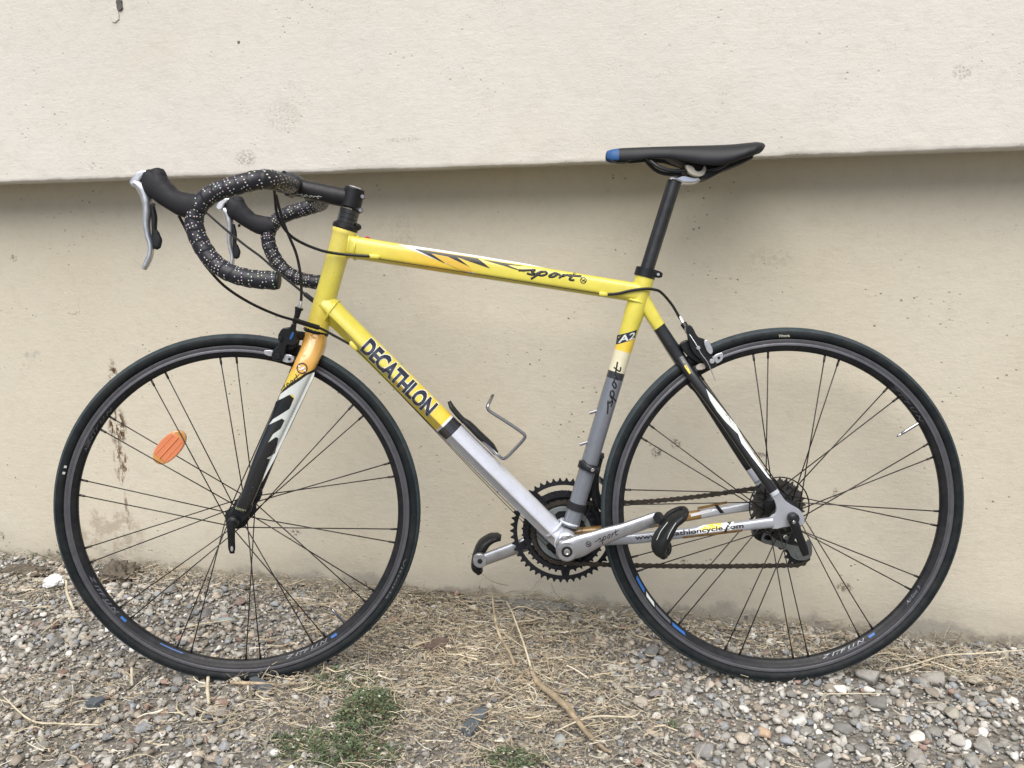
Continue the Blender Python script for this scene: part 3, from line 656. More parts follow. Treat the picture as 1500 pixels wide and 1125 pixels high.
# the bar itself: one path from the stem out to the left end, mirrored to the right
bL = [(0, PH(430, 271, 0)), (1, PH(429, 271, .03)), (2, PH(425, 271, .08)), (3, PH(412, 268, .14)), (4, PH(395, 263, .185)), (5, PH(375, 264, .202)), (6, PH(348, 271, .206)), (7, PH(322, 279, .207)),
      (8, PH(301, 291, .208)), (9, PH(288, 308, .208)), (10, PH(284.5, 326, .208)), (11, PH(290, 348, .208)), (12, PH(302, 370, .208)), (13, PH(318, 388, .208)), (14, PH(340, 401, .208)), (15, PH(370, 408.5, .208)), (16, PH(406, 411, .208))]
bp = [p for _, p in bL]
barL = [q for q in bp]; mir = [Vector((p.x, p.y, -p.z)) for p in bp]
hb = hpart(tube('handlebar', mir[::-1][-5:-1]+barL[:5], .0125, M_satin, bike, CIRC, 5, True))

def tape_material():
    m = bpy.data.materials.new('perforated_bar_tape'); m.use_nodes = True; nt = m.node_tree; b = nt.nodes['Principled BSDF']; L = nt.links.new
    uv = N(nt, 'ShaderNodeUVMap'); mp = N(nt, 'ShaderNodeVectorMath'); mp.operation = 'MULTIPLY'; mp.inputs[1].default_value = (1, .092, 0); L(uv.outputs[0], mp.inputs[0])
    rot = N(nt, 'ShaderNodeVectorRotate'); rot.inputs['Angle'].default_value = .22; L(mp.outputs[0], rot.inputs['Vector'])
    v = N(nt, 'ShaderNodeTexVoronoi'); v.inputs['Scale'].default_value = 185; v.inputs['Randomness'].default_value = .30; v.voronoi_dimensions = '2D'; L(rot.outputs[0], v.inputs['Vector'])
    r = N(nt, 'ShaderNodeMapRange'); r.inputs[1].default_value = .17; r.inputs[2].default_value = .23; r.inputs[3].default_value = 1; r.inputs[4].default_value = 0; L(v.outputs['Distance'], r.inputs[0])
    # the perforations run in bands
    sx = N(nt, 'ShaderNodeSeparateXYZ'); L(rot.outputs[0], sx.inputs[0])
    w = N(nt, 'ShaderNodeMath'); w.operation = 'MULTIPLY'; w.inputs[1].default_value = 1/.0185; L(sx.outputs[0], w.inputs[0])
    fr_ = N(nt, 'ShaderNodeMath'); fr_.operation = 'FRACT'; L(w.outputs[0], fr_.inputs[0])
    g = N(nt, 'ShaderNodeMath'); g.operation = 'GREATER_THAN'; g.inputs[1].default_value = .30; L(fr_.outputs[0], g.inputs[0])
    sc_ = N(nt, 'ShaderNodeSeparateColor'); L(v.outputs['Color'], sc_.inputs[0])
    g2 = N(nt, 'ShaderNodeMath'); g2.operation = 'GREATER_THAN'; g2.inputs[1].default_value = .30; L(sc_.outputs[0], g2.inputs[0])
    m1 = N(nt, 'ShaderNodeMath'); m1.operation = 'MULTIPLY'; L(r.outputs[0], m1.inputs[0]); L(g.outputs[0], m1.inputs[1])
    m2 = N(nt, 'ShaderNodeMath'); m2.operation = 'MULTIPLY'; L(m1.outputs[0], m2.inputs[0]); L(g2.outputs[0], m2.inputs[1])
    mx0 = N(nt, 'ShaderNodeMix'); mx0.data_type = 'RGBA'; mx0.inputs[0].default_value = .28; mx0.inputs[6].default_value = (.62, .62, .60, 1); L(v.outputs['Color'], mx0.inputs[7])
    mx = N(nt, 'ShaderNodeMix'); mx.data_type = 'RGBA'; L(m2.outputs[0], mx.inputs[0]); mx.inputs[6].default_value = (.011, .012, .018, 1); L(mx0.outputs[2], mx.inputs[7])
    L(mx.outputs[2], b.inputs['Base Color']); b.inputs['Roughness'].default_value = .5
    bp_ = N(nt, 'ShaderNodeBump'); bp_.inputs['Distance'].default_value = .0004; L(m2.outputs[0], bp_.inputs['Height']); bp_.invert = True; L(bp_.outputs[0], b.inputs['Normal'])
    return m
M_tape = tape_material()
def rtape(L, v):
    f = (L/.0185+v) % 1.; return 1+.085*(f-.5) if f < .93 else 1+.085*(.43-(f-.93)*6.1)*.9
for s in (1, -1):
    P = barL if s > 0 else mir
    o = hpart(tube('bar_tape', P[2:], [.0150, .0158, .0158, .0155, .0152, .0150, .0148, .0145, .0146, .0146, .0146, .0146, .0146, .0148, .0150], M_tape, bike, [(math.cos(2*math.pi*k/32), math.sin(2*math.pi*k/32)) for k in range(32)], 18, True, True, rtape))
    e = P[-1]; d = (P[-1]-P[-2]).normalized()
    hpart(tube('bar_end_plug', [e-d*.001, e+d*.0005, e+d*.0035, e+d*.0045], [.0128, .0140, .0132, .010], M_plastic, bike, CIRC, 0, True))
    # hood
    hd = [((297, 301), .0150, .0150), ((284, 302), .0195, .0160), ((270, 300), .0195, .0165), ((254, 293), .0175, .0168), ((240, 282), .0190, .0170), ((228, 271), .0225, .0170), ((218, 264), .0180, .0150), ((212, 263), .0090, .0100)]
    toe = lambda i: .208-.0015*i
    H = [PH(q[0][0], q[0][1], toe(i)) for i, q in enumerate(hd)]; H = [Vector((p.x, p.y, p.z*s)) for p in H]
    hood = hpart(tube('brake_hood', H, [(q[1], q[2]) for q in hd], M_rubber, bike, superell(2.3), 6))
    hn = [((234, 272), .0150, .0140), ((231, 258), .0138, .0130), ((229, 251), .0118, .0115), ((228, 247.5), .0070, .0080)]
    zz = .200
    Hn = [PH(a[0], a[1], zz) for a, _, _ in hn]; link_o = tube('hood_horn', [Vector((p.x, p.y, p.z*s)) for p in Hn], [(b_, c_) for _, b_, c_ in hn], M_rubber, hood, superell(2.3), 5)
    # silver name plate at the tip of the hood
    pl = [(190, 268), (194, 260), (202, 252), (213, 249), (217, 254), (208, 262), (203, 272), (196, 274)]
    q = [(lambda p: (p.x, p.y))(PH(a, b_, .206)) for a, b_ in pl]
    z1_ = .199*s; plate('hood_cap', [q], z1_-.011, z1_+.011, M_alloy, hood, .003, 3)
    # lever blade
    lv = [((199, 268), .0055, .010), ((208, 275), .0085, .011), ((214, 290), .0075, .010), ((216, 308), .0060, .009), ((215, 328), .0052, .008), ((217, 345), .0046, .007), ((221, 360), .0042, .0065), ((220, 374), .0046, .0065), ((215, 386), .0048, .0065), ((211, 394), .0038, .0060)]
    Lp = [PH(a[0], a[1], .202) for a, _, _ in lv]; Lp = [Vector((p.x, p.y, p.z*s)) for p in Lp]
    lever = hpart(tube('brake_lever', Lp, [(b_, c_) for _, b_, c_ in lv], M_alloy, bike, superell(2.2), 6))
    sh = [((223, 300), .0035, .005), ((226, 318), .0045, .005), ((226, 335), .0040, .005), ((228, 343), .0065, .0045), ((229.5, 352), .0088, .0045), ((229.5, 360), .0070, .0045), ((228, 365), .0030, .003)]
    Sp = [PH(a[0], a[1], .200) for a, _, _ in sh]; tube('shift_paddle', [Vector((p.x, p.y, p.z*s)) for p in Sp], [(b_, c_) for _, b_, c_ in sh], M_plastic, lever, superell(2.2), 5)
    cc = PH(224, 300, .216); disc('hood_screw', Vector((cc.x, cc.y, .2145*s)), .003, .003, M_satin, hood, 12)

# --- cables
def cable(name, pts, r=.0025, m=M_cable, steer=False, f=PX):
    return part(tube(name, [f(*p) for p in pts], r, m, bike, CIRC[::2], 6, True))
cable('gear_cable', [(262, 316, .195), (273, 337, .193), (287, 367, .190), (303, 391, .18), (330, 420, .155), (367, 444, .12), (405, 461, .085), (431, 469, .062), (467, 480, .036), (490, 492, .028), (512, 504, .024)], .0024)
cable('cable_sleeve', [(430, 468.5, .063), (449, 474.5, .048), (467, 480, .036)], .0046)
cable('gear_cable', [(303, 312, -.17), (320, 327, -.16), (335, 340, -.15), (360, 360, -.13), (383, 377, -.115), (410, 401, -.09), (447, 431, -.055), (470, 448, -.035), (500, 482, -.026)], .0024)
cable('cable_sleeve', [(447, 431, -.055), (457, 439, -.048), (466, 446, -.040)], .0046)
cable('rear_brake_cable', [(401, 272, .12), (403, 290, .10), (406, 314, .085), (418, 337, .07), (437, 353, .055), (471, 367, .040), (503, 372.5, .028), (543, 375.5, .0215)], .0026)
cable('front_brake_cable', [(404, 285, .06), (413, 319, .05), (423, 345, .045), (434, 372, .042), (440, 401, .040), (441.5, 425, .038), (441, 444, .036)], .0026)
cable('rear_brake_cable', [(889, 431.5, .018), (905, 430, .020), (925, 425.5, .021), (945, 423, .021), (957, 424, .019), (968, 428, .016), (984, 446, .012), (997, 468, .010)], .0026)
cable('bare_brake_cable', [(555, 379.5, .0225), (640, 392.5, .0225), (720, 405, .022), (800, 418, .0215), (878, 430, .0200)], .0007)
cable('bare_gear_cable', [(522, 511, .020), (600, 591, .012), (700, 693, .006), (790, 783, 0), (822, 815, -.004)], .0007)
cable('bare_gear_cable', [(522, 513, -.018), (600, 592, -.012), (700, 697, -.008), (784, 783, -.008), (818, 818, -.006)], .0007)

# --- brakes
def calliper(f, wrap, d):
    """d: dict of measured positions for one brake"""
    body = wrap(plate('brake_arm', [[(lambda p: (p.x, p.y))(f(a, b, d['z'])) for a, b in d['arm1']]], d['z']-.0055, d['z']+.0045, M_black, bike, .0016, 3))
    b2 = wrap(plate('brake_arm', [[(lambda p: (p.x, p.y))(f(a, b, d['z']-.014)) for a, b in d['arm2']]], d['z']-.022, d['z']-.009, M_black, bike, .0016, 3))
    for nm, (x, y, z, r, h, m) in d['discs']: wrap(disc(nm, f(x, y, z), r, h, m, bike, 22))
    for nm, pts, r, m in d['tubes']: wrap(tube(nm, [f(*p) for p in pts], r, m, bike, CIRC[::2], 3, True))
    for nm, pts, z, h, m in d['plates']:
        wrap(plate(nm, [[(lambda p: (p.x, p.y))(f(a, b, z)) for a, b in pts]], z-h/2, z+h/2, m, bike, .001, 2))
calliper(PX, part, dict(z=.030,
    arm1=[(1005, 478), (1013, 478), (1021, 492), (1030, 496), (1040, 503), (1044, 514), (1043, 524), (1050, 533), (1046, 539), (1036, 540), (1030, 530), (1018, 520), (1010, 506)],
    arm2=[(996, 505), (1006, 498), (1015, 500), (1030, 510), (1042, 522), (1050, 534), (1040, 540), (1020, 530), (1006, 520)],
    discs=[('brake_pivot', (1042.5, 529, .034, .0045, .008, M_alloy)), ('cable_anchor', (1022.5, 509.5, .037, .0036, .008, M_alloy)), ('pad_bolt', (1053, 524, .030, .0024, .004, M_satin))],
    tubes=[('barrel_adjuster', [(996, 464, .010), (1000, 472, .014), (1002, 476, .018)], [.0028, .0042, .0046], M_alloy), ('adjuster_nut', [(1001, 474, .017), (1005, 480, .021)], [.0062, .0060], M_black),
           ('cable_quick_release', [(1004, 478, .020), (1009, 487, .022)], [.005, .0055], M_alloy),
           ('cable_tail', [(1009, 488, .033), (1020, 505, .040), (1027, 518, .042), (1036, 530, .042), (1044, 548, .040), (1048, 558, .039)], .0008, M_alloy),
           ('mounting_bolt', [(994, 510, .0), (1006, 507, .0), (1016, 506, .008)], [.007, .0075, .008], M_satin)],
    plates=[('brake_shoe', [(1043, 523), (1056, 516), (1059, 520), (1057, 528), (1047, 533)], .026, .007, M_alloy), ('brake_shoe', [(1019, 537), (1026, 532), (1034, 534), (1032, 540), (1022, 542)], .022, .008, M_pad),
            ('quick_release_tab', [(1031, 500), (1036, 498), (1042, 507), (1044, 515), (1040, 519), (1034, 512)], .038, .006, M_alloy)]))
calliper(PS, spart, dict(z=.034,
    arm1=[(428, 474), (434, 474), (433, 486), (436, 500), (430, 506), (421, 505), (418, 516), (414, 527), (403, 528), (398, 521), (402, 511), (410, 503), (408, 492), (414, 481), (424, 480)],
    arm2=[(408, 490), (418, 480), (432, 482), (438, 494), (437, 505), (428, 512), (416, 508), (410, 500)],
    discs=[('brake_pivot', (407, 522, .040, .0052, .007, M_satin)), ('pad_bolt', (424, 526, .034, .0024, .004, M_satin)), ('cable_anchor', (411, 496, .040, .0042, .006, M_satin))],
    tubes=[('barrel_adjuster', [(441, 441, .036), (440, 447, .036), (439, 451, .035)], [.0028, .0036, .0046], M_alloy), ('adjuster_nut', [(438.5, 450.5, .035), (437.5, 454, .035)], [.0078, .0074], M_black),
           ('cable_quick_release', [(437, 454, .035), (435, 463, .035), (431, 474, .035)], [.0060, .0050, .0040], M_satin),
           ('mounting_bolt', [(450, 492, .0), (440, 492, .012), (430, 492, .022)], [.0065, .0085, .0090], M_satin)],
    plates=[('brake_shoe', [(388, 513), (402, 514), (400, 522), (388, 519)], .024, .006, M_alloy), ('brake_shoe', [(418, 519), (431, 522), (428, 531), (414, 529)], .030, .007, M_alloy),
            ('brake_label', [(428, 487), (431, 488), (427, 497), (424, 496)], .0385, .0012, M_blue)]))

# --- wheels
def wheel(name, hub, zc, flip, wrap, th0, rear):
    c0 = Vector(hub)
    L0 = wrap
    def wl_(o): return o
    rimp = [(.2948, -.0030), (.2948, .0030), (.2965, .0052), (.3010, .0080), (.3052, .0094), (.3056, .0098), (.3100, .0098), (.3104, .0095), (.3108, .0098), (.3164, .0098), (.3172, .0090), (.3150, .0070), (.3100, .0060), (.3080, 0.), (.3100, -.0060), (.3150, -.0070), (.3172, -.0090), (.3164, -.0098), (.3108, -.0098), (.3104, -.0095), (.3100, -.0098), (.3056, -.0098), (.3052, -.0094), (.3010, -.0080), (.2965, -.0052), (.2948, -.0030)]
    mi = [0, 0, 0, 0, 0, 1, 1, 1, 1, 1, 0, 0, 0, 0, 0, 0, 1, 1, 1, 1, 1, 0, 0, 0, 0]
    W = wrap(lathe(name, c0, rimp, [M_rim, M_track], bike, 160, mi))
    ty = []; R_ = (RO-.3155)/2; rc = .3155+R_
    for k in range(25):
        a = -math.pi*.86+2*math.pi*.86*k/24
        ty.append((rc+R_*1.0*math.cos(a), .0118*math.sin(a)*1.02))
    ty.append((.3140, .0062)); ty.insert(0, (.3140, -.0062)); ty.append(ty[0])
    tm = [1 if abs(a) < .36 else 0 for a in [(-.86+1.72*(k+.5)/24)/1 for k in range(24)]]
    tm = [0]+tm+[0, 0]
    t = lathe('tyre', c0, ty, [M_tyre_side, M_tyre_tread], W, 160, tm)
    # hub
    fr_, fl = (.0190, .0335) if not rear else (.0215, .0350)
    far_r, far_z = (.0190, -.0335) if not rear else (.0240, -.0180)
    old = .052 if not rear else .062
    prof = [(.004, -old), (.0075, -old), (.0090, far_z-.006), (far_r-.003, far_z-.0022), (far_r+.0028, far_z-.0016), (far_r+.0028, far_z+.0016), (far_r-.004, far_z+.003), (.0125, far_z+.010), (.0115, 0), (.0125, fl-.010), (fr_-.004, fl-.003), (fr_+.0028, fl-.0016), (fr_+.0028, fl+.0016), (fr_-.003, fl+.0022), (.0105, fl+.007), (.0085, old), (.004, old)]
    lathe('hub', c0, prof, M_black, W, 40)
    # spokes: 14 pairs, both spokes of a pair tangent to the same side, alternately one side and the other
    spm = {}
    for k in range(14):
        th = th0+k*2*math.pi/14; s = (1 if k % 2 else -1)*(-1 if rear else 1)
        for near in (1, 0):
            an = th+(1 if near else -1)*math.radians(2.75)
            rr = fr_ if near else far_r; zf = fl+.0015 if near else far_z-.0015
            ah = th+s*math.radians(72)
            a = c0+Vector((rr*math.cos(ah), rr*math.sin(ah), zf)); b = c0+Vector((.2952*math.cos(an), .2952*math.sin(an), .0015 if near else -.0015))
            d = (b-a).normalized()
            key = near
            if key not in spm:
                L_ = (b-a).length; q = Sweep([Vector((0, 0, 0)), Vector((L_, 0, 0))], .00112, CIRC[::3]); spm[key] = (q.me('spoke'), L_)
                spm[key][0].materials.append(M_spoke)
                q = Sweep([Vector((0, 0, 0)), Vector((.013, 0, 0)), Vector((.014, 0, 0))], [.0021, .0021, .0013], CIRC[::2]); spm['n'] = q.me('nipple'); spm['n'].materials.append(M_spoke)
            rotm = d.to_track_quat('X', 'Z').to_matrix().to_4x4()
            link('spoke', spm[key][0], W, None, Matrix.Translation(a) @ rotm)
            link('nipple', spm['n'], W, None, Matrix.Translation(b+d*.001) @ (-d).to_track_quat('X', 'Z').to_matrix().to_4x4())
    return W
FH = Vector((-WB, 0, 0))
th_f = math.radians(91.5); th_r = math.radians(98.5)
FW = wheel('front_wheel', FH, 0, 1, spart, th_f, False)
RW = wheel('rear_wheel', Vector((0, 0, 0)), 0, 1, part, th_r, True)
# valves
def valve(W, hub, f, x0, y0):
    e = f(x0, y0, 0)-hub; e = Vector((e.x, e.y, 0)).normalized()
    tube('valve_stem', [hub+e*.296, hub+e*.276, hub+e*.259, hub+e*.258, hub+e*.2565, hub+e*.251, hub+e*.249], [.0030, .0030, .0029, .0022, .0024, .0016, .0006], M_wire, W, CIRC[::2])
valve(FW, FH, PS, 483, 889); valve(RW, Vector((0, 0, 0)), PX, 1300, 648)
# orange spoke reflector
rc_ = PS(249, 655, .004); ra = (PS(270, 632, .004)-PS(228, 678, .004)).normalized(); rb = Vector((-ra.y, ra.x, 0))
M_refl = mat('orange_reflector', (.66, .22, .10), .22, 0, .6); M_refl2 = mat('amber_reflector_end', (.62, .30, .09), .2, 0, .7)
def lens(n, hl, hw, k): return [(rc_.x+ra.x*hl*math.cos(t)+rb.x*hw*math.copysign(abs(math.sin(t))**k, math.sin(t)), rc_.y+ra.y*hl*math.cos(t)+rb.y*hw*math.copysign(abs(math.sin(t))**k, math.sin(t))) for t in [2*math.pi*i/n for i in range(n)]]
rf = plate('reflector', [lens(40, .0385, .0198, .85)], .000, .009, M_refl2, FW, .0022)
clip = [q for q in lens(80, .0378, .0195, .85) if abs((q[0]-rc_.x)*ra.x+(q[1]-rc_.y)*ra.y) < .0285]
plate('reflector_lens', [clip], .006, .0105, M_refl, FW, .0018)
tube('reflector_rib', [rc_+ra*-.026+Vector((0, 0, .0065)), rc_+ra*.026+Vector((0, 0, .0065))], .0014, M_refl, FW, CIRC[::2])
for o_x in (-.010, .010): tube('reflector_rib', [rc_+ra*-.024+rb*o_x+Vector((0, 0, .0063)), rc_+ra*.024+rb*o_x+Vector((0, 0, .0063))], .0009, M_refl, FW, CIRC[::2])
# quick releases
def qr(wrap, f, hub, z, p1, width):
    wrap(lathe('quick_release_hub', (hub.x, hub.y, z), [(.004, -.008), (.0098, -.007), (.0102, .001), (.0090, .006), (.005, .008)], M_black, bike, 24))
    p = [f(*q) for q in p1]; return wrap(tube('quick_release_lever', p, width, M_black, bike, superell(2.6), 5))
qr(spart, PS, FH, .062, [(338, 763, .072), (338.5, 775, .074), (339, 790, .072), (339.5, 802, .069), (340, 810, .066)], [(.0068, .006), (.0072, .0045), (.0064, .0035), (.0064, .003), (.0045, .002)])
spart(plate('lever_eyelet', [[(lambda p: (p.x, p.y))(PS(339.3+2.0*math.cos(t), 804.5+3.8*math.sin(t), .0745)) for t in np.linspace(0, 2*math.pi, 16, False)]], .0722, .0731, M_alloy, bike, .0002))
qr(part, PX, Vector((0, 0, 0)), .075, [(1161, 761, .086), (1165, 770, .088), (1171, 786, .086), (1177, 802, .083), (1180.5, 813, .080)], [(.0085, .006), (.0078, .005), (.0072, .0038), (.0076, .0035), (.0062, .0025)])
part(disc('quick_release_pin', PX(1163, 765, .092), .003, .003, M_chrome, bike, 14))
# cassette
for i, (T, z) in enumerate([(25, -.0225), (23, -.0265), (21, -.0305), (19, -.0345), (17, -.0385), (15, -.0425), (13, -.0465), (12, -.0505)]):
    rp = .0127/2/math.sin(math.pi/T); pts = []
    for k in range(T):
        a = 2*math.pi*k/T+i*.3; w_ = 2*math.pi/T
        for da, r in ((-.36, -.0030), (-.22, -.0012), (-.07, .0028), (.07, .0028), (.22, -.0012), (.36, -.0030)): pts.append(((rp+r)*math.cos(a+da*w_), (rp+r)*math.sin(a+da*w_)))
    holes = []
    if T > 16:
        for k in range(7):
            a = 2*math.pi*k/7+i*.3; r1, r2 = .019, rp-.0075
            holes.append([(r1*math.cos(a-.2), r1*math.sin(a-.2)), (r1*math.cos(a+.2), r1*math.sin(a+.2)), (r2*math.cos(a+.25), r2*math.sin(a+.25)), (r2*math.cos(a-.25), r2*math.sin(a-.25))])
    plate('sprocket', [pts]+holes, z-.0009, z+.0009, M_sprocket, RW, .0002)
pr = [(.0560+.0013*math.cos(a), -.0120+.0012*math.sin(a)) for a in np.linspace(0, 2*math.pi, 9)]; pr[-1] = pr[0]
lathe('spoke_protector_rim', (0, 0, 0), pr, M_black, RW, 72)

# --- cranks, chainrings, chain
def ringwheel(name, T, z, th, r_in, m, arms=5, phase=0., wide=.62, parent=bike, win=True, c=BB):
    rp = .0127/2/math.sin(math.pi/T); pts = []
    for k in range(T):
        a = 2*math.pi*k/T; w_ = 2*math.pi/T
        for da, r in ((-.40, -.0030), (-.24, -.0010), (-.08, .0034), (.08, .0034), (.24, -.0010), (.40, -.0030)): pts.append((c.x+(rp+r)*math.cos(a+da*w_), c.y+(rp+r)*math.sin(a+da*w_)))
    hole = []
    if win:
        ro = rp-.0105
        for k in range(arms):
            a = 2*math.pi*(k+.5)/arms+phase; n = 12; h = math.pi/arms*wide*1.1
            out = [((ro)*1., a-h+2*h*j/n) for j in range(n+1)]; inn = [(r_in+(ro-r_in)*.05*0, a+h*.93-2*h*.93*j/n) for j in range(n+1)]
            lp_ = []
            for r, t in out: lp_.append((c.x+r*math.cos(t), c.y+r*math.sin(t)))
            for r, t in inn: lp_.append((c.x+r*math.cos(t), c.y+r*math.sin(t)))
            # rounded ends
            hole.append(lp_)
        hole.append([(c.x+.020*math.cos(t), c.y+.020*math.sin(t)) for t in np.linspace(0, 2*math.pi, 24, False)])
    else: hole.append([(c.x+r_in*math.cos(t), c.y+r_in*math.sin(t)) for t in np.linspace(0, 2*math.pi, 40, False)])
    return part(plate(name, [pts]+hole, z-th/2, z+th/2, m, parent, .0004))
cr_dir = (PX(966, 757, .085)-PX(829.5, 806, .082)); ca = math.atan2(cr_dir.y, cr_dir.x)
ph = ca+math.pi
o = ringwheel('chainring', 50, -.0530, .0032, .0800, M_ring, 5, ph, .80); o['label'] = 'largest chainring'
o = ringwheel('chainring', 39, -.0455, .0032, .0610, M_ring, 5, ph, .74); o['label'] = 'middle chainring'
o = ringwheel('chainring', 30, -.0380, .0030, .0430, M_ring, 5, ph, .70); o['label'] = 'smallest chainring'
# spider arms joining the rings
for k in range(5):
    a = 2*math.pi*k/5+ph
    c_, s_ = math.cos(a), math.sin(a)
    part(tube('spider_arm', [Vector((BB.x+c_*r, BB.y+s_*r, z)) for r, z in ((.012, -.052), (.04, -.052), (.066, -.050), (.076, -.050))], [(.013, .004), (.010, .004), (.0085, .004), (.006, .003)], M_ring, bike, SEC_BOX, 3))
    part(disc('chainring_bolt', Vector((BB.x+c_*.0655, BB.y+s_*.0655, -.0420)), .0048, .0035, M_ring, bike, 18)); part(disc('bolt_socket', Vector((BB.x+c_*.0655, BB.y+s_*.0655, -.0396)), .0024, .001, M_chrome, bike, 12))
part(plate('guard_disc', [[(BB.x+.0530*math.cos(t), BB.y+.0530*math.sin(t)) for t in np.linspace(0, 2*math.pi, 72, False)]]+[[(BB.x+.0445*math.cos(t)*q, BB.y+.0445*math.sin(t)*q) for t, q in [(t0+a_, q) for a_, q in [(-.42, .64), (-.2, .60), (.2, .60), (.42, .64), (.40, .93), (.2, 1.), (-.2, 1.), (-.40, .93)]]] for t0 in [2*math.pi*(k+.5)/5+ph for k in range(5)]], -.0350, -.0325, M_greydisc, bike, .0005))
part(lathe('axle_sleeve', (BB.x, BB.y, 0), [(.010, -.056), (.0185, -.055), (.0185, -.035), (.010, -.034)], M_ring, bike, 32))
def crank(s):
    if s > 0: pp = [PX(829.5, 806, .079), PX(848, 800, .079), PX(880, 787, .080), (PX(915, 775.5, .082)), PX(945, 765, .085), PX(961, 759, .086), PX(970, 756, .086)]
    else:
        base = [PX(829.5, 806, .079)-BB]; e = PX(703, 822, -.078)-BB; e = Vector((e.x, e.y, 0))
        pp = [BB+e*t+Vector((0, 0, -z)) for t, z in ((0, .064), (.14, .064), (.38, .066), (.63, .070), (.86, .075), (.97, .077), (1.04, .077))]
    return part(tube('crank_arm', [pp[0]-(pp[1]-pp[0]).normalized()*.017]+pp, [(.009, .004), (.0192, .0068), (.0200, .0068), (.0152, .0070), (.0125, .0070), (.0122, .0068), (.0118, .0068), (.006, .004)], M_crank, bike, superell(2.8), 6))
crL = crank(1); crR = crank(-1)
part(disc('crank_boss', at(BB, .0775), .0195, .0160, M_crank, bike, 40, .18)); 
part(disc('crank_dust_cap', at(BB, .0865), .0098, .0012, M_black, bike, 30)); part(lathe('crank_bolt', at(BB, .0865), [(.0030, .0004), (.0052, .0006), (.0056, .0022), (.0040, .0024), (.0034, .0010)], M_chrome, bike, 24))
pe = PX(703, 822, -.068); part(disc('crank_boss', Vector((pe.x, pe.y, -.0745)), .0145, .0125, M_crank, bike, 32)); part(disc('pedal_axle_end', Vector((pe.x, pe.y, -.0675)), .0050, .002, M_satin, bike, 20))
def pedal(cx, cy, z0, pts, s, f=PX):
    """clipless pedal: thick curved body, open cage at the front, tail hook"""
    zc = z0+.035*s
    P = [f(a, b, zc) for a, b, _, _ in pts]; body = part(tube('pedal', P, [(px2m(r1), r2) for _, _, r1, r2 in pts], M_plastic, bike, superell(2.4), 6)); return body
pb = pedal(0, 0, .100, [(1003, 751, 3.5, .016), (996, 756, 5.5, .023), (986, 764, 7.0, .027), (976, 778, 9.5, .029), (968, 792, 11.0, .029), (965.5, 803, 10.0, .027), (970, 811, 6, .022), (976, 813, 3, .014)], 1)
# front cage ring of the pedal, open in the middle
def loop(name, pts, r, parent_m, z0_=None):
    P = [PX(*q) for q in pts]; P.append(P[0]); P = catmull(P, 6)
    return part(tube(name, P, r, parent_m, bike, superell(2.2), 0, True, False))
loop('pedal_cage', [(971, 764, .110), (979, 753, .110), (991, 746.5, .112), (1001, 745, .120), (1005, 751, .140), (1001, 760, .150), (990, 769, .152), (978, 777, .150)], (.0042, .0050), M_plastic)
loop('pedal_cage', [(973, 800, .110), (980, 797, .115), (980, 808, .120), (974, 813, .120), (966, 812, .115)], (.0032, .0040), M_plastic)
part(tube('pedal_axle', [PX(964, 757, .092), PX(972, 766, .120)], [.0095, .0080], M_plastic, bike, CIRC, 0, True))
for (a, b_) in (((978, 765), (962, 791)), ((990, 766), (974, 800))):
    part(tube('pedal_marking', [PX(a[0], a[1], .163), PX((a[0]+b_[0])/2-2, (a[1]+b_[1])/2, .164), PX(b_[0], b_[1], .162)], .0006, M_paleprint, bike, CIRC[::4], 3))
pf = [(734, 788, 4, .014), (727, 787, 5.5, .022), (717, 790, 7, .026), (707, 799, 9, .028), (701, 813, 9, .028), (699, 828, 9, .026), (703, 838, 5, .018)]
P = [PX(a, b_, -.112) for a, b_, _, _ in pf]
part(tube('pedal', P, [(px2m(r1, -.1), r2) for _, _, r1, r2 in pf], M_plastic, bike, superell(2.4), 6))

# chain: laced round the small ring, a middle sprocket and both jockey wheels
j1, j2 = PX(1150, 786, -.040), PX(1167, 811, -.040); ZS = -.0385
def arc(c, r, a0, a1, n=16):
    return [Vector((c.x+r*math.cos(math.radians(a0+(a1-a0)*k/n)), c.y+r*math.sin(math.radians(a0+(a1-a0)*k/n)), 0)) for k in range(n+1)]
rs = .0127/2/math.sin(math.pi/17); rj = .0127/2/math.sin(math.pi/11); rr_ = .0127/2/math.sin(math.pi/30)
path = arc(BB, rr_, 270, 90, 30)
up0, up1 = path[-1], arc(Vector((0, 0, 0)), rs, 99, 99, 1)[0]
sag = [up0.lerp(up1, t)+Vector((0, -.0135*4*t*(1-t)*(1.15-.5*t), 0)) for t in np.linspace(.05, .97, 18)]
path += sag + arc(Vector((0, 0, 0)), rs, 97, -62, 20) + arc(j1, rj, 45, 215, 12)[0:0] + arc(j1, rj, 110, 250, 10) + arc(j2, rj, 62, -95, 14)
lo0, lo1 = path[-1], Vector((BB.x, BB.y-rr_, 0)); path += [lo0.lerp(lo1, t)+Vector((0, -.004*4*t*(1-t), 0)) for t in np.linspace(.05, .98, 18)]
path.append(path[0])
cum = [0]
for a, b in zip(path[:-1], path[1:]): cum.append(cum[-1]+(b-a).length)
tot = cum[-1]; nl = int(tot/.0127/2)*2; pitch = tot/nl
def along(s):
    s %= tot; i = int(np.searchsorted(cum, s, side='right')-1); i = min(i, len(path)-2); t = (s-cum[i])/(max(1e-9, cum[i+1]-cum[i])); return path[i].lerp(path[i+1], t)
pins = [along(k*pitch) for k in range(nl)]
def zch(p):
    t = max(0, min(1, (p.x-BB.x)/(-BB.x))); return -.0380*(1-t)+ZS*t
vf = []
for p in pins:
    a = lathe_vf(Vector((p.x, p.y, zch(p))), [(.0019, -.0036), (.0019, .0036)], 8); vf.append(a)
chain = part(link('chain', join('chain', vf), bike, M_chain))
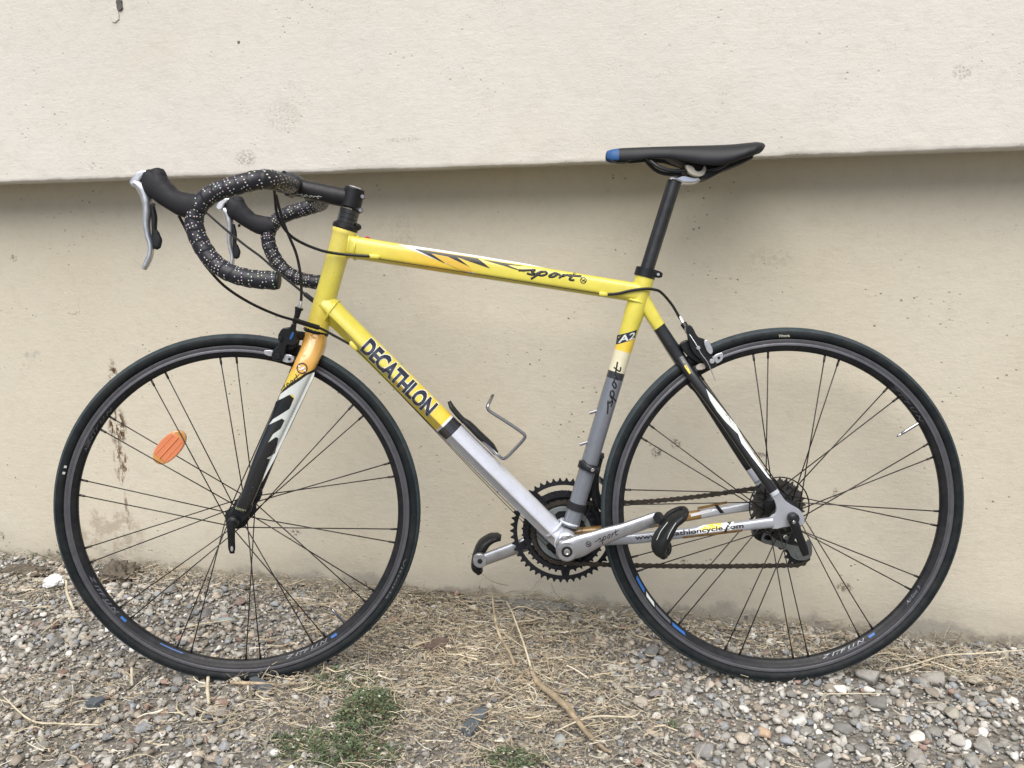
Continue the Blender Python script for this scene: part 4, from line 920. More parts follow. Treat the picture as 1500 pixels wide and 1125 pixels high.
def link_mesh(zo, L=.0127):
    out = []
    lp_ = []
    for k in range(9): a = math.pi/2+math.pi*k/8; lp_.append((.0044*math.cos(a), .0044*math.sin(a)))
    lp_.append((L/2, -.0029))
    for k in range(9): a = -math.pi/2+math.pi*k/8; lp_.append((L+.0044*math.cos(a), .0044*math.sin(a)))
    lp_.append((L/2, .0029))
    vfs = []
    for s in (1, -1):
        n = len(lp_); V = [(x, y, s*zo) for x, y in lp_]+[(x, y, s*(zo+.0009)) for x, y in lp_]
        Fc = [tuple(range(n)), tuple(range(n, 2*n))[::-1]]+[(k, k+n, (k+1) % n+n, (k+1) % n) for k in range(n)]
        vfs.append((V, Fc))
    me = join('link', vfs, False); me.materials.append(M_chain); return me
LMS = [link_mesh(.0016), link_mesh(.0027)]
for k in range(nl):
    a, b = pins[k], pins[(k+1) % nl]; d = b-a
    link('link', LMS[k % 2], chain, None, Matrix.Translation((a.x, a.y, zch(a))) @ Matrix.Rotation(math.atan2(d.y, d.x), 4, 'Z'))
# rear derailleur
def tooth(name, c, T, z, m, parent_=bike):
    rp = .0127/2/math.sin(math.pi/T); pts = []
    for k in range(T):
        a = 2*math.pi*k/T; w_ = 2*math.pi/T
        for da, r in ((-.36, -.0034), (-.12, .0024), (.12, .0024), (.36, -.0034)): pts.append((c.x+(rp+r)*math.cos(a+da*w_), c.y+(rp+r)*math.sin(a+da*w_)))
    return part(plate(name, [pts, [(c.x+.004*math.cos(t), c.y+.004*math.sin(t)) for t in np.linspace(0, 2*math.pi, 12, False)]], z-.0011, z+.0011, m, parent_, .0003))
M_cage = mat('grey_alloy_cage', (.15, .16, .16), .4, .5, var=.1)
tooth('jockey_wheel', j1, 11, -.0385, M_plastic); tooth('jockey_wheel', j2, 11, -.0385, M_plastic)
XY = lambda pl, z, f=PX: [(lambda p: (p.x, p.y))(f(a, b, z)) for a, b in pl]
part(plate('derailleur_cage', [XY([(1120, 780), (1126, 779), (1130, 784), (1136, 790), (1150, 796), (1166, 800), (1176, 801), (1184, 790), (1189, 798), (1190, 810), (1186, 818), (1178, 821), (1166, 820), (1158, 814), (1154, 806), (1140, 802), (1124, 797), (1115, 792)], -.031), XY([(1121, 785), (1127, 784), (1130, 792), (1120, 790)], -.031)], -.0335, -.0315, M_cage, bike, .0005, 2))
part(plate('derailleur_cage', [XY([(1128, 782), (1150, 792), (1178, 800), (1186, 812), (1180, 820), (1166, 820), (1154, 806), (1130, 798)], -.045)], -.0470, -.0450, M_cage, bike, .0005, 2))
part(plate('rear_derailleur', [XY([(1103, 776), (1108, 772), (1124, 772), (1132, 778), (1126, 796), (1112, 792), (1104, 786)], -.05)], -.066, -.044, M_black, bike, .003, 3))
part(tube('derailleur_pivot', [PX(1138, 776, -.045), PX(1150, 777, -.048), PX(1158, 777, -.052)], [.0055, .0045, .0035], M_alloy, bike, CIRC, 2, True))
for j in (j1, j2): part(disc('jockey_bolt', Vector((j.x, j.y, -.0305)), .0042, .0024, M_cage, bike, 16))
cable('gear_cable', [(1118, 742, -.075), (1108, 752, -.08), (1098, 765, -.08), (1103, 780, -.068)], .0022)

# --- bottle cage
part(tube('bottle_cage', [PX(658, 588, 0), PX(663, 598, 0), PX(676, 613, 0), PX(688, 623, 0), PX(702, 637, 0), PX(718, 652, 0), PX(727, 664, 0)], [(.0035, .006), (.0050, .010), (.0048, .011), (.0068, .012), (.0070, .013), (.0068, .012), (.0050, .009)], M_plastic, bike, superell(2.5), 5))
for s in (.024, -.024):
    part(tube('cage_wire', [PX(676, 616, s*.3), PX(700, 638, s*.35), PX(724, 662, s*.5), PX(736, 671.5, s*.9), PX(742, 670, s), PX(752, 660, s), PX(766, 645, s), PX(769, 639, s), PX(764, 633, s), PX(742, 618, s), PX(720, 604, s), PX(714.5, 598, s), PX(715, 593, s*.9), PX(720, 583, s*.4), PX(722, 579, 0)], .0031, M_wire, bike, CIRC[::2], 5, True))

# ================================================================== PRINT ON THE BICYCLE
# down tube word, white keyline under dark blue-black letters
dtu = dict(o=(531.5, 514.5), r=(624.5, 608.5), u=(544, 497.5))
def dtl(k): return None
W0 = lettering('lettering_outline', down, 'DECATHLON', (528.5, 513), (625.5, 609), (543.5, 496.5), M_white, off=.072, eps=.0003, space=.98)
lettering('lettering', down, 'DECATHLON', (528.5, 513), (625.5, 609), (543.5, 496.5), M_navy, off=.046, eps=.0007, space=.98)
# top tube flashes and script
decal('paint_flash', top, [[(582, 357.5), (612, 361.5), (700, 402), (690, 401)]], M_white)
decal('paint_flash', top, [[(600, 359.3), (700, 374.5), (772, 386.5), (800, 392.5), (740, 384), (700, 377.5), (606, 363)]], M_white, eps=.0005)
decal('paint_flash', top, [[(606, 364), (700, 378.5), (668, 375.5), (688, 391), (650, 376), (632, 372.5), (660, 384), (650, 385)]], M_ink, eps=.0008)
decal('paint_flash', top, [[(700, 378.5), (668, 375.8), (718, 393), (706, 383)], [(706, 380), (770, 390), (742, 387.5), (770, 399), (738, 389)]], M_ink, eps=.0009)
decal('paint_flash', top, [[(632, 371.5), (656, 376), (688, 391), (692, 399.5), (676, 396), (650, 384)]], M_goldprint, eps=.0010)
script('script_lettering', top, (758, 399), (848, 412), (761.5, 392.5), M_ink, .0021)
def badge(part_, x, y, r, m1, m2, f=PX, flatz=None):
    sw = o_s[part_.name]
    ring = [(x+r*math.cos(t), y+r*math.sin(t)) for t in np.linspace(0, 2*math.pi, 28, False)]
    inner = [(x+r*.78*math.cos(t), y+r*.78*math.sin(t)) for t in np.linspace(0, 2*math.pi, 28, False)]
    L1 = [surfpt(f, sw, *q) for q in ring]; L2 = [surfpt(f, sw, *q) for q in inner]
    me = flat([L1, L2]); lift(me, sw, .0008); me.materials.clear(); link('badge_ring', me, part_, m1)
    sq = []
    c1 = .30*r
    for i in (-1, 0, 1):
        for j in (-1, 0, 1):
            if (i+j) % 2 == 0:
                qx, qy = x+(i*1.0+j*.25)*c1*1.35, y+(j*.95+i*.35)*c1
                sq.append([(qx-c1*.7, qy-c1*.55), (qx+c1*.6, qy-c1*.3), (qx+c1*.7, qy+c1*.55), (qx-c1*.6, qy+c1*.3)])
    me = flat([[surfpt(f, sw, *q) for q in s_] for s_ in sq]); lift(me, sw, .0009); me.materials.clear(); link('badge_check', me, part_, m2)
badge(top, 854.5, 410.5, 4.8, M_ink, M_ink)
# seat tube
decal('emblem_panel', seat, [[(904, 491), (933, 483), (930, 496), (902, 504.5)]], M_navy)
lettering('emblem', seat, 'A2', (906, 502), (929, 496), (908, 492), M_paleprint, off=.02, eps=.0008)
script('script_lettering', seat, (892.5, 607), (911.5, 532), (886.5, 605.5), M_ink, .0014)
# fork
decal('paint_panel', fork, [[(411, 577), (418, 571.5), (440, 557), (452, 548), (461, 545.5), (459.5, 552), (449, 574), (438, 597), (419, 637), (402, 673), (384, 706), (388, 693), (396, 672), (391, 671.5), (403, 664), (408, 642), (404, 640), (393, 648), (400, 636), (411, 628), (417, 616), (413, 613), (394, 622), (400, 614), (424, 599), (431.5, 583), (428, 577.5), (408, 586)]], M_paleprint, f=PS)
decal('paint_panel', fork, [[(409.5, 579), (415, 570), (424, 562), (436, 554.5), (446, 547.5), (461.5, 540.5), (460.5, 545), (450, 549), (438, 558), (424, 567), (411, 577)]], M_satin, f=PS, eps=.0006)
decal('paint_panel', fork, [[(404, 588.5), (424, 578), (430.5, 583.5), (423.5, 598.5), (400, 613.5), (394, 621)]], M_black, f=PS, eps=.0005)
badge(fork, 442.5, 539.5, 8.2, M_ink, M_white, f=PS)
script('script_lettering', fork, (413, 575), (443, 554.5), (409.5, 569), M_ink, .0008, f=PS)
lettering('maker_mark', fork, 'ZOOM', (344.5, 745), (360.5, 749), (345, 741.5), mat('pale_green_print', (.45, .50, .28), .45), f=PS, eps=.0008)
# seat stay flash
decal('paint_flash', nstay, [[(1034, 569), (1042, 578), (1062, 603), (1078, 622), (1088, 640), (1079, 634), (1062, 617), (1050, 602), (1040, 586)]], M_paleprint)
decal('paint_flash', nstay, [[(1078, 628), (1088, 641), (1112, 677), (1130, 703), (1124, 699), (1100, 668), (1086, 649)]], M_white, eps=.0006)
decal('paint_flash', nstay, [[(1000.5, 529), (1004, 532), (1012, 546), (1010, 548), (1003, 538)]], M_yelprint)
# chain stay
decal('paint_patch', cstay, [[(1000, 785.5), (1088, 775), (1087, 779), (1000, 789)]], M_gilt, eps=.0003)
decal('paint_patch', cstay, [[(1020, 774), (1030, 769), (1044, 767), (1062, 765.5), (1075, 764), (1072, 776), (1020, 782)]], M_white)
decal('paint_patch', cstay, [[(1024, 775), (1040, 767.5), (1057, 765.8), (1055, 774), (1030, 776.5)]], M_yelprint, eps=.0006)
decal('paint_patch', cstay, [[(1066, 764.5), (1072, 763.6), (1066, 772), (1064, 779), (1060, 779.5)]], M_ink, eps=.0007)
lettering('web_lettering', cstay, 'www.decathloncycle.com', (931, 792.5), (1089, 774.5), (930.2, 784), M_ink, off=.022, eps=.0008)
# crank
badge(crL, 862, 797, 4.2, M_ink, M_ink)
script('script_lettering', crL, (872, 796.5), (908, 782), (871, 791.5), M_ink, .0007)
# stem
script('script_lettering', stem, (434, 286.5), (470, 291.5), (434.5, 283.5), M_paleprint, .0004, f=PH)
# right chain stay patches
decal_pts = [(1012, 753), (1040, 746), (1046, 750), (1012, 757)]
sw = o_s[fstay.name]
def farlift(me, sw, eps):
    for v in me.vertices:
        i = min(range(len(sw.P)), key=lambda k: (sw.P[k].x-v.co.x)**2+(sw.P[k].y-v.co.y)**2); v.co.z = sw.P[i].z+sw.R[i][1]+eps
me = flat([XY(decal_pts, -.045)]); farlift(me, sw, .0005); me.materials.clear(); link('paint_patch', me, fstay, M_white)
me = flat([XY([(1047, 741), (1052, 740), (1062, 752), (1056, 753)], -.045)]); farlift(me, sw, .0008); me.materials.clear(); link('paint_patch', me, fstay, M_ink)
me = flat([XY([(1022, 743), (1066, 735), (1066, 739), (1022, 747)], -.045)]); farlift(me, sw, .0006); me.materials.clear(); link('paint_patch', me, fstay, M_gilt)
# rim and tyre print
def arc_text(name, W, hub, s, r, a_mid, h, span, m, z, outward=True, off=0., skew=0.):
    """word bent along the rim; span in degrees, reading clockwise when outward"""
    me = text_me(s, off, skew); xs = [v.co.x for v in me.vertices]; ys = [v.co.y for v in me.vertices]; x0, x1, y0, y1 = min(xs), max(xs), min(ys), max(ys)
    for v in me.vertices:
        u = (v.co.x-x0)/(x1-x0)-.5; w = (v.co.y-y0)/(y1-y0)-.5; sg = 1 if outward else -1
        a = math.radians(a_mid-sg*u*span); rr = r+sg*w*h; v.co = (hub.x+rr*math.cos(a), hub.y+rr*math.sin(a), z(rr))
    return link(name, me, W, m)
rimz = lambda r: (.0052+(r-.2965)/(.3010-.2965)*.0028 if r < .3010 else .0080+(r-.3010)/.0042*.0014)+.0004
R0 = Vector((0, 0, 0)); side = lambda r: .0122
tyz = lambda r: .0118*1.02*math.sqrt(max(0, 1-((r-(.3155+(RO-.3155)/2))/((RO-.3155)/2))**2))+.0004
arc_text('tyre_lettering', RW, R0, 'Vittoria', .3235, 90.8, .0050, 3.6, M_cream, tyz, off=.02)
arc_text('tyre_lettering', FW, FH, 'Vittoria', .3225, 334, .0042, 16, M_cage, tyz)
arc_text('tyre_lettering', FW, FH, 'II', .3225, 163, .0040, 3, M_paleprint, tyz)
def arc_bar(W, hub, r0, r1, a0, a1, m, slant=0.):
    r0 += .0012; r1 -= .0012
    V = []; n = 8
    for k in range(n+1):
        t = k/n; a = math.radians(a0+(a1-a0)*t)
        for r, da in ((r0, 0), (r1, slant)): b_ = a+math.radians(da); V.append((hub.x+r*math.cos(b_), hub.y+r*math.sin(b_), rimz(r)))
    return link('rim_print', mesh('rim_print', V, [(2*k, 2*k+1, 2*k+3, 2*k+2) for k in range(n)]), W, m)
M_rimgrey = mat('silver_rim_print', (.17, .175, .19), .35, .5)
for (W, hub, a) in ((FW, FH, 287), (FW, FH, 205), (RW, R0, 289), (RW, R0, 36), (FW, FH, 140)):
    dim = M_rimgrey if a > 180 else M_track
    arc_text('rim_lettering', W, hub, 'Z ITF U N', .2998, a+5, .0050, 17, dim, rimz, outward=a < 180, off=.01, skew=.4)
    if a > 180: arc_bar(W, hub, .2972, .3035, a+15, a+17.5, M_blue)
    arc_bar(W, hub, .3030, .3042, a+6, a+13, dim)
arc_text('rim_lettering', FW, FH, 'Airline 3', .2998, 151, .0048, 8, M_rimgrey, rimz, off=0, skew=.3)
arc_text('rim_lettering', RW, R0, 'Airline 3', .2998, 326, .0048, 8, M_rimgrey, rimz, outward=False, off=0, skew=.3)
arc_bar(FW, FH, .2962, .3000, 237, 246, M_blue); arc_bar(RW, R0, .2968, .3035, 205, 211, M_blue, 1); arc_bar(RW, R0, .2968, .3035, 212, 217, M_paleprint, 1.5)
arc_bar(RW, R0, .2968, .3035, 218, 226, M_rimgrey, 1); arc_bar(RW, R0, .2968, .3035, 227, 233, M_blue, 1)

# ================================================================== GROUND
def gh(x, y):
    h = .0050-.0088*(x+.35)                                          # falls slightly towards the rear wheel
    h += noise.noise(Vector((x*1.9, y*1.9, 4.1)))*.010*min(1, max(0, (1.62-y)*4)) + noise.noise(Vector((x*7, y*7, 1.7)))*.004
    if y > 1.62: h -= .018*min(1, (y-1.62)/.19)**1.2
    if y > 1.68: h += .012*min(1, (y-1.68)/.14)**1.5*(.25+.9*max(-.2, noise.noise(Vector((x*4, 2.2, 9.1)))))
    return h
gx = np.concatenate([np.linspace(-40, -4, 19), np.linspace(-3.6, 3.2, 120), np.linspace(4, 40, 19)])
gy = np.concatenate([np.linspace(-40, -1, 20), np.linspace(-.6, 1.87, 74)])
V = []; F = []
for y in gy:
    for x in gx: V.append((x, y, (gh(x, y) if abs(x) < 4 and y > -1 else .002-.0088*max(-3, min(3, x)))-.006))
nx = len(gx)
for j in range(len(gy)-1):
    for i in range(nx-1): F.append((j*nx+i, j*nx+i+1, (j+1)*nx+i+1, (j+1)*nx+i))
M_soil = bpy.data.materials.new('gravelly_soil'); M_soil.use_nodes = True
nt = M_soil.node_tree; b = nt.nodes['Principled BSDF']; b.inputs['Roughness'].default_value = .95; b.inputs['Specular IOR Level'].default_value = .15
geo = N(nt, 'ShaderNodeNewGeometry'); L = nt.links.new
v = N(nt, 'ShaderNodeTexVoronoi'); v.inputs['Scale'].default_value = 90; L(geo.outputs['Position'], v.inputs['Vector'])
n = N(nt, 'ShaderNodeTexNoise'); n.inputs['Scale'].default_value = 25; n.inputs['Detail'].default_value = 6; L(geo.outputs['Position'], n.inputs['Vector'])
sc_ = N(nt, 'ShaderNodeSeparateColor'); L(v.outputs['Color'], sc_.inputs[0])
r = N(nt, 'ShaderNodeValToRGB'); e = r.color_ramp; e.elements[0].color = (.17, .16, .145, 1); e.elements[1].color = (.31, .30, .275, 1); L(sc_.outputs[0], r.inputs[0])
mx = N(nt, 'ShaderNodeMix'); mx.data_type = 'RGBA'; L(n.outputs[0], mx.inputs[0]); L(r.outputs[0], mx.inputs[6]); mx.inputs[7].default_value = (.17, .155, .13, 1)
L(mx.outputs[2], b.inputs['Base Color'])
bp_ = N(nt, 'ShaderNodeBump'); bp_.inputs['Distance'].default_value = .006; bp_.invert = True; L(v.outputs['Distance'], bp_.inputs['Height']); L(bp_.outputs[0], b.inputs['Normal'])
tag(link('ground', mesh('ground', V, F), None, M_soil), kind='structure')

# --- a material that takes its colour from each piece
def tinted(name, rough=.85, bump=(400, .0008), mott=.18, trans=0):
    m = bpy.data.materials.new(name); m.use_nodes = True; nt = m.node_tree; b = nt.nodes['Principled BSDF']; L = nt.links.new
    b.inputs['Roughness'].default_value = rough; b.inputs['Specular IOR Level'].default_value = .25
    a = N(nt, 'ShaderNodeAttribute'); a.attribute_name = 'tint'
    geo = N(nt, 'ShaderNodeNewGeometry'); n = N(nt, 'ShaderNodeTexNoise'); n.inputs['Scale'].default_value = 160; n.inputs['Detail'].default_value = 5; n.inputs['Roughness'].default_value = .7
    L(geo.outputs['Position'], n.inputs['Vector'])
    r = N(nt, 'ShaderNodeMapRange'); r.inputs[1].default_value = .3; r.inputs[2].default_value = .7; r.inputs[3].default_value = 1-mott; r.inputs[4].default_value = 1+mott; L(n.outputs[0], r.inputs[0])
    s = N(nt, 'ShaderNodeVectorMath'); s.operation = 'SCALE'; L(a.outputs['Color'], s.inputs[0]); L(r.outputs[0], s.inputs['Scale']); L(s.outputs[0], b.inputs['Base Color'])
    if bump:
        n2 = N(nt, 'ShaderNodeTexNoise'); n2.inputs['Scale'].default_value = bump[0]; n2.inputs['Detail'].default_value = 4; L(geo.outputs['Position'], n2.inputs['Vector'])
        bp = N(nt, 'ShaderNodeBump'); bp.inputs['Distance'].default_value = bump[1]; L(n2.outputs[0], bp.inputs['Height']); L(bp.outputs[0], b.inputs['Normal'])
    return m
M_stone = tinted('weathered_stone'); M_straw = tinted('dry_straw', .7, None, .12); M_leaf = tinted('weed_leaf', .6, None, .1)

def big_mesh(name, V, F3, tint, smooth):
    """V (n,3), F3 (m,3) triangles, tint (n,3)"""
    me = bpy.data.meshes.new(name); me.vertices.add(len(V)); me.vertices.foreach_set('co', V.astype(np.float32).ravel())
    me.loops.add(F3.size); me.loops.foreach_set('vertex_index', F3.astype(np.int32).ravel())
    me.polygons.add(len(F3)); me.polygons.foreach_set('loop_start', np.arange(0, F3.size, 3, dtype=np.int32)); me.polygons.foreach_set('loop_total', np.full(len(F3), 3, dtype=np.int32))
    me.polygons.foreach_set('use_smooth', np.full(len(F3), smooth))
    ca_ = me.color_attributes.new('tint', 'FLOAT_COLOR', 'POINT'); ca_.data.foreach_set('color', np.c_[tint, np.ones(len(tint))].astype(np.float32).ravel())
    me.update(calc_edges=True); me.validate(); return me
def proto(sub, seed, ang):
    bm = bmesh.new(); bmesh.ops.create_icosphere(bm, subdivisions=sub, radius=1); r_ = random.Random(seed)
    # clip by a few random planes for broken faces, then soften
    pl = [(Vector((r_.gauss(0, 1), r_.gauss(0, 1), r_.gauss(0, 1))).normalized(), r_.uniform(.50, .88)) for _ in range(ang)]
    for v in bm.verts:
        p = v.co*(1+.22*noise.noise(v.co*1.3+Vector((seed*3.1, 0, 0))))
        for n_, d in pl:
            k = p.dot(n_)
            if k > d: p = p-n_*(k-d)*.97
        v.co = p
    bm.verts.ensure_lookup_table(); V = np.array([v.co[:] for v in bm.verts]); bmesh.ops.triangulate(bm, faces=bm.faces[:])
    F = np.array([[v.index for v in f.verts] for f in bm.faces]); bm.free(); return V, F
PR_HI = [proto(3, s, 12) for s in range(12)]; PR_MID = [proto(2, s+30, 10) for s in range(18)]; PR_LO = [proto(1, s+60, 4) for s in range(10)]
def rotmat(rng, flat=.35):
    a = rng.uniform(0, 2*math.pi); b_ = rng.normal(0, flat); c_ = rng.normal(0, flat)
    A = np.array([[math.cos(a), -math.sin(a), 0], [math.sin(a), math.cos(a), 0], [0, 0, 1]])
    B_ = np.array([[1, 0, 0], [0, math.cos(b_), -math.sin(b_)], [0, math.sin(b_), math.cos(b_)]]); C_ = np.array([[math.cos(c_), 0, math.sin(c_)], [0, 1, 0], [-math.sin(c_), 0, math.cos(c_)]])
    return A @ B_ @ C_
def stone_tint(rng):
    k = rng.random()
    if k < .56: c = np.array([.30, .29, .265])*rng.uniform(.62, 1.35)
    elif k < .78: c = np.array([.33, .29, .24])*rng.uniform(.6, 1.3)
    elif k < .90: c = np.array([.215, .225, .235])*rng.uniform(.6, 1.3)
    elif k < .955: c = np.array([.50, .48, .44])*rng.uniform(.8, 1.2)
    elif k < .985: c = np.array([.24, .17, .14])*rng.uniform(.7, 1.2)
    else: c = np.array([.60, .60, .58])
    return c*1.24
# where straw and bare gravel lie (measured on the photograph's ground)
BL = [(GP(560, 900), .16, .10, 1.2), (GP(640, 960), .22, .13, 1.6), (GP(760, 930), .18, .12, 1.5), (GP(700, 1060), .26, .16, 1.5), (GP(800, 1000), .14, .10, 1.2), (GP(430, 1040), .16, .12, 1.0), (GP(120, 1010), .12, .08, .45),
      (GP(30, 880), .20, .07, .7), (GP(480, 870), .22, .05, .9), (GP(1000, 925), .35, .06, .9), (GP(1330, 965), .22, .06, 1.4), (GP(60, 1080), .25, .12, .55), (GP(250, 850), .2, .05, .8), (GP(880, 1060), .12, .08, .6), (GP(1480, 990), .15, .06, .8)]
def straw_d(x, y):
    return sum(w*math.exp(-((x-c.x)/sx)**2-((y-c.y)/sy)**2) for c, sx, sy, w in BL)
def scatter(n, rmin, rmax, pw, protos, x0, x1, y0, y1, rng, sink, keep=None):
    Vs = []; Fs = []; T = []; k = 0
    for _ in range(n):
        x, y = rng.uniform(x0, x1), rng.uniform(y0, y1)
        r = rmin+(rmax-rmin)*rng.random()**pw
        if keep and not keep(x, y, r, rng): continue
        if y > Y_LOW-r*.9: continue
        V, F = protos[rng.integers(len(protos))]
        s = np.array([r*rng.uniform(.8, 1.35), r*rng.uniform(.65, 1.0), r*rng.uniform(.42, .78)])
        P = (V*s) @ rotmat(rng).T + np.array([x, y, gh(x, y)-.006+s[2]*sink+rng.uniform(0, .003)])
        c = stone_tint(rng); Vs.append(P); Fs.append(F+k); T.append(np.repeat(c[None, :], len(V), 0)); k += len(V)
    return np.concatenate(Vs), np.concatenate(Fs), np.concatenate(T)
def keep_mid(x, y, r, rng): return rng.random() > min(.72, straw_d(x, y)*.55)
A1 = scatter(17000, .0038, .0115, 1.9, PR_MID, -2.1, 1.5, .92, Y_LOW, RNG, .75, keep_mid)
A2 = scatter(26000, .0018, .0048, 1.3, PR_LO, -2.0, 1.45, .95, Y_LOW, RNG, .8)
A3 = scatter(2600, .006, .014, 1.5, PR_LO, -3.2, 2.6, -.3, .95, RNG, .5)
k1, k2 = len(A1[0]), len(A1[0])+len(A2[0])
g = link('gravel', big_mesh('gravel', np.concatenate([A1[0], A2[0], A3[0]]), np.concatenate([A1[1], A2[1]+k1, A3[1]+k2]), np.concatenate([A1[2], A2[2], A3[2]]), True), None, M_stone)
tag(g, 'grey and beige crushed gravel covering the ground below the wall', 'gravel', kind='stuff')

# --- the stones one can pick out
rs_ = np.random.default_rng(5)
def stone(x, y, w, h, col, label, name='stone', cat='stone', group=None, lift_=.0, protos=None, flatf=.55, rot=None):
    c = GP(x, y, .008); s = math.hypot(c.y, CAM_H)/FOC*1.04
    V, F = (protos or PR_HI)[rs_.integers(len(protos or PR_HI))]
    a = w*s/2; b_ = min(a*1.2, h*s/2/.62); hh = min(a, b_)*flatf
    ang = rot if rot is not None else rs_.uniform(-.3, .3)
    R_ = np.array([[math.cos(ang), -math.sin(ang), 0], [math.sin(ang), math.cos(ang), 0], [0, 0, 1]])
    P = (V*np.array([a*1.08, b_*1.08, hh*1.15])) @ R_.T
    o = link(name, big_mesh(name, P, F, np.repeat(np.array(col)[None, :], len(P), 0), True), None, M_stone)
    o.location = (c.x, c.y, gh(c.x, c.y)+hh*.35+lift_); o.rotation_euler = (rs_.normal(0, .12), rs_.normal(0, .12), 0)
    tag(o, label, cat, group); return o
G1, G2, G3, WH, TAN, RED, BLU = (.20, .195, .18), (.26, .25, .225), (.13, .13, .13), (.52, .51, .47), (.34, .26, .19), (.23, .13, .10), (.22, .25, .27)
for s_ in [
    (881, 936, 19, 20, (.42, .38, .32), 'pale upright stone lying behind the rear tyre, right of the dry stalks'),
    (1172, 1051, 20, 17, WH, 'rounded pale stone among grey gravel below the rear wheel'),
    (1120, 1070, 18, 18, (.40, .29, .20), 'orange-tan stone in the gravel below the rear wheel'),
    (1397, 1041, 22, 20, (.30, .285, .24), 'broad olive-grey stone in the gravel at the lower right'),
    (1346, 1072, 16, 12, WH, 'small whitish stone left of the olive-grey one at the lower right'),
    (1286, 1025, 30, 18, (.16, .155, .145), 'dark flat grey stone just in front of the rear tyre, right side'),
    (1231, 1004, 18, 14, (.62, .60, .56), 'white lumpy stone close below the bottom of the rear tyre'),
    (1235, 1063, 24, 24, (.17, .165, .155), 'dark grey tall stone centred below the rear wheel'),
    (1274, 988, 36, 18, (.25, .24, .22), 'wide flat grey stone near the straw to the right of the rear wheel'),
    (1370, 990, 34, 18, (.27, .255, .23), 'wide pale grey slab beside the straw at the foot of the wall, right'),
    (1430, 992, 24, 14, (.35, .32, .26), 'beige stone beside the straw at the far right'),
    (1485, 1019, 11, 10, (.68, .66, .60), 'small bright white stone near the right edge'),
    (1208, 1114, 28, 20, (.21, .205, .195), 'large smooth grey stone cut by the lower edge, below the rear wheel'),
    (1262, 1093, 18, 22, (.19, .185, .175), 'grey upright stone near the lower edge right of the smooth one'),
    (1120, 1112, 20, 16, (.24, .235, .215), 'grey stone near the lower edge left of the smooth one'),
    (1030, 1096, 34, 20, (.20, .195, .185), 'long grey stone at the lower edge right of the dry branch'),
    (1345, 1105, 26, 20, (.24, .225, .20), 'square grey stone near the lower edge, right of centre'),
    (1443, 1086, 22, 22, (.25, .24, .215), 'round grey stone at the lower right corner'),
    (827, 1011, 17, 11, (.27, .26, .25), 'flat violet-grey stone left of the dry branch'),
    (879, 1024, 18, 17, (.33, .32, .285), 'pale angular stone in the gravel right of the dry branch'),
    (940, 1027, 24, 14, (.34, .31, .26), 'long beige stone in the gravel before the rear tyre'),
    (958, 1013, 18, 12, (.21, .195, .195), 'dull purple-grey stone before the rear tyre'),
    (820, 1085, 26, 18, (.26, .27, .26), 'flat blue-grey stone beside the lower end of the dry branch'),
    (883, 1106, 14, 13, (.42, .40, .34), 'small cream stone near the lower edge by the branch end'),
    (955, 953, 24, 16, (.18, .18, .175), 'grey stone half hidden behind the rear tyre at its lower left'),
    (846, 903, 26, 16, (.19, .18, .165), 'grey stone at the foot of the wall below the chainrings'),
    (778, 942, 16, 18, (.17, .18, .185), 'dark blue-grey stone between the two dry stalks'),
    (600, 1014, 22, 15, (.33, .31, .27), 'pale stone among the straw in the middle foreground'),
    (658, 1023, 15, 10, (.50, .52, .53), 'small white-blue stone among the straw in the middle foreground'),
    (574, 908, 16, 12, (.26, .15, .11), 'small brick-red stone right of the front wheel'),
    (601, 910, 14, 18, (.20, .195, .18), 'grey stone right of the brick-red one'),
    (694, 886, 13, 11, (.46, .44, .38), 'pale stone at the foot of the wall between the wheels'),
    (642, 905, 24, 12, (.13, .11, .09), 'dark brown flat clod between the wheels near the wall'),
    (300, 903, 20, 17, (.16, .155, .15), 'dark grey stone seen through the lower front wheel'),
    (250, 866, 22, 15, (.18, .175, .17), 'grey stone seen through the front wheel just below the wall'),
    (352, 884, 20, 14, (.22, .165, .145), 'brownish-red stone seen through the front wheel'),
    (330, 912, 46, 9, (.24, .28, .29), 'long flat blue-grey sliver of stone seen through the front wheel'),
    (302, 934, 14, 11, (.46, .42, .34), 'small cream stone seen through the front wheel'),
    (170, 868, 20, 13, (.18, .175, .165), 'grey stone inside the left edge of the front wheel'),
    (286, 1044, 20, 18, (.25, .245, .225), 'grey-white stone below the front tyre, left of its contact'),
    (252, 1042, 16, 24, (.22, .21, .20), 'tall grey stone below the front tyre'),
    (326, 1048, 22, 18, (.27, .26, .24), 'round pale grey stone below the front tyre'),
    (100, 1018, 22, 16, (.22, .22, .22), 'blue-grey stone at lower left below the front tyre'),
    (163, 1010, 16, 14, (.34, .325, .28), 'cream-grey stone at lower left below the front tyre'),
    (120, 1044, 16, 14, (.37, .35, .28), 'yellowish stone at lower left'),
    (142, 992, 22, 12, (.24, .235, .22), 'flat grey stone beside the lower left of the front tyre'),
    (327, 1058, 9, 13, (.19, .23, .25), 'small oval blue stone below the front tyre'),
    (192, 1050, 22, 16, (.27, .245, .215), 'taupe stone at lower left beside the dark chip'),
    (80, 950, 26, 16, (.17, .165, .155), 'dark stone left of the front tyre'),
    (60, 1100, 28, 16, (.23, .225, .20), 'grey stone in the lower left corner')]:
    x, y, w, h, c, lab = s_; stone(x, y, w, h, tuple(k*1.2 for k in c), lab)
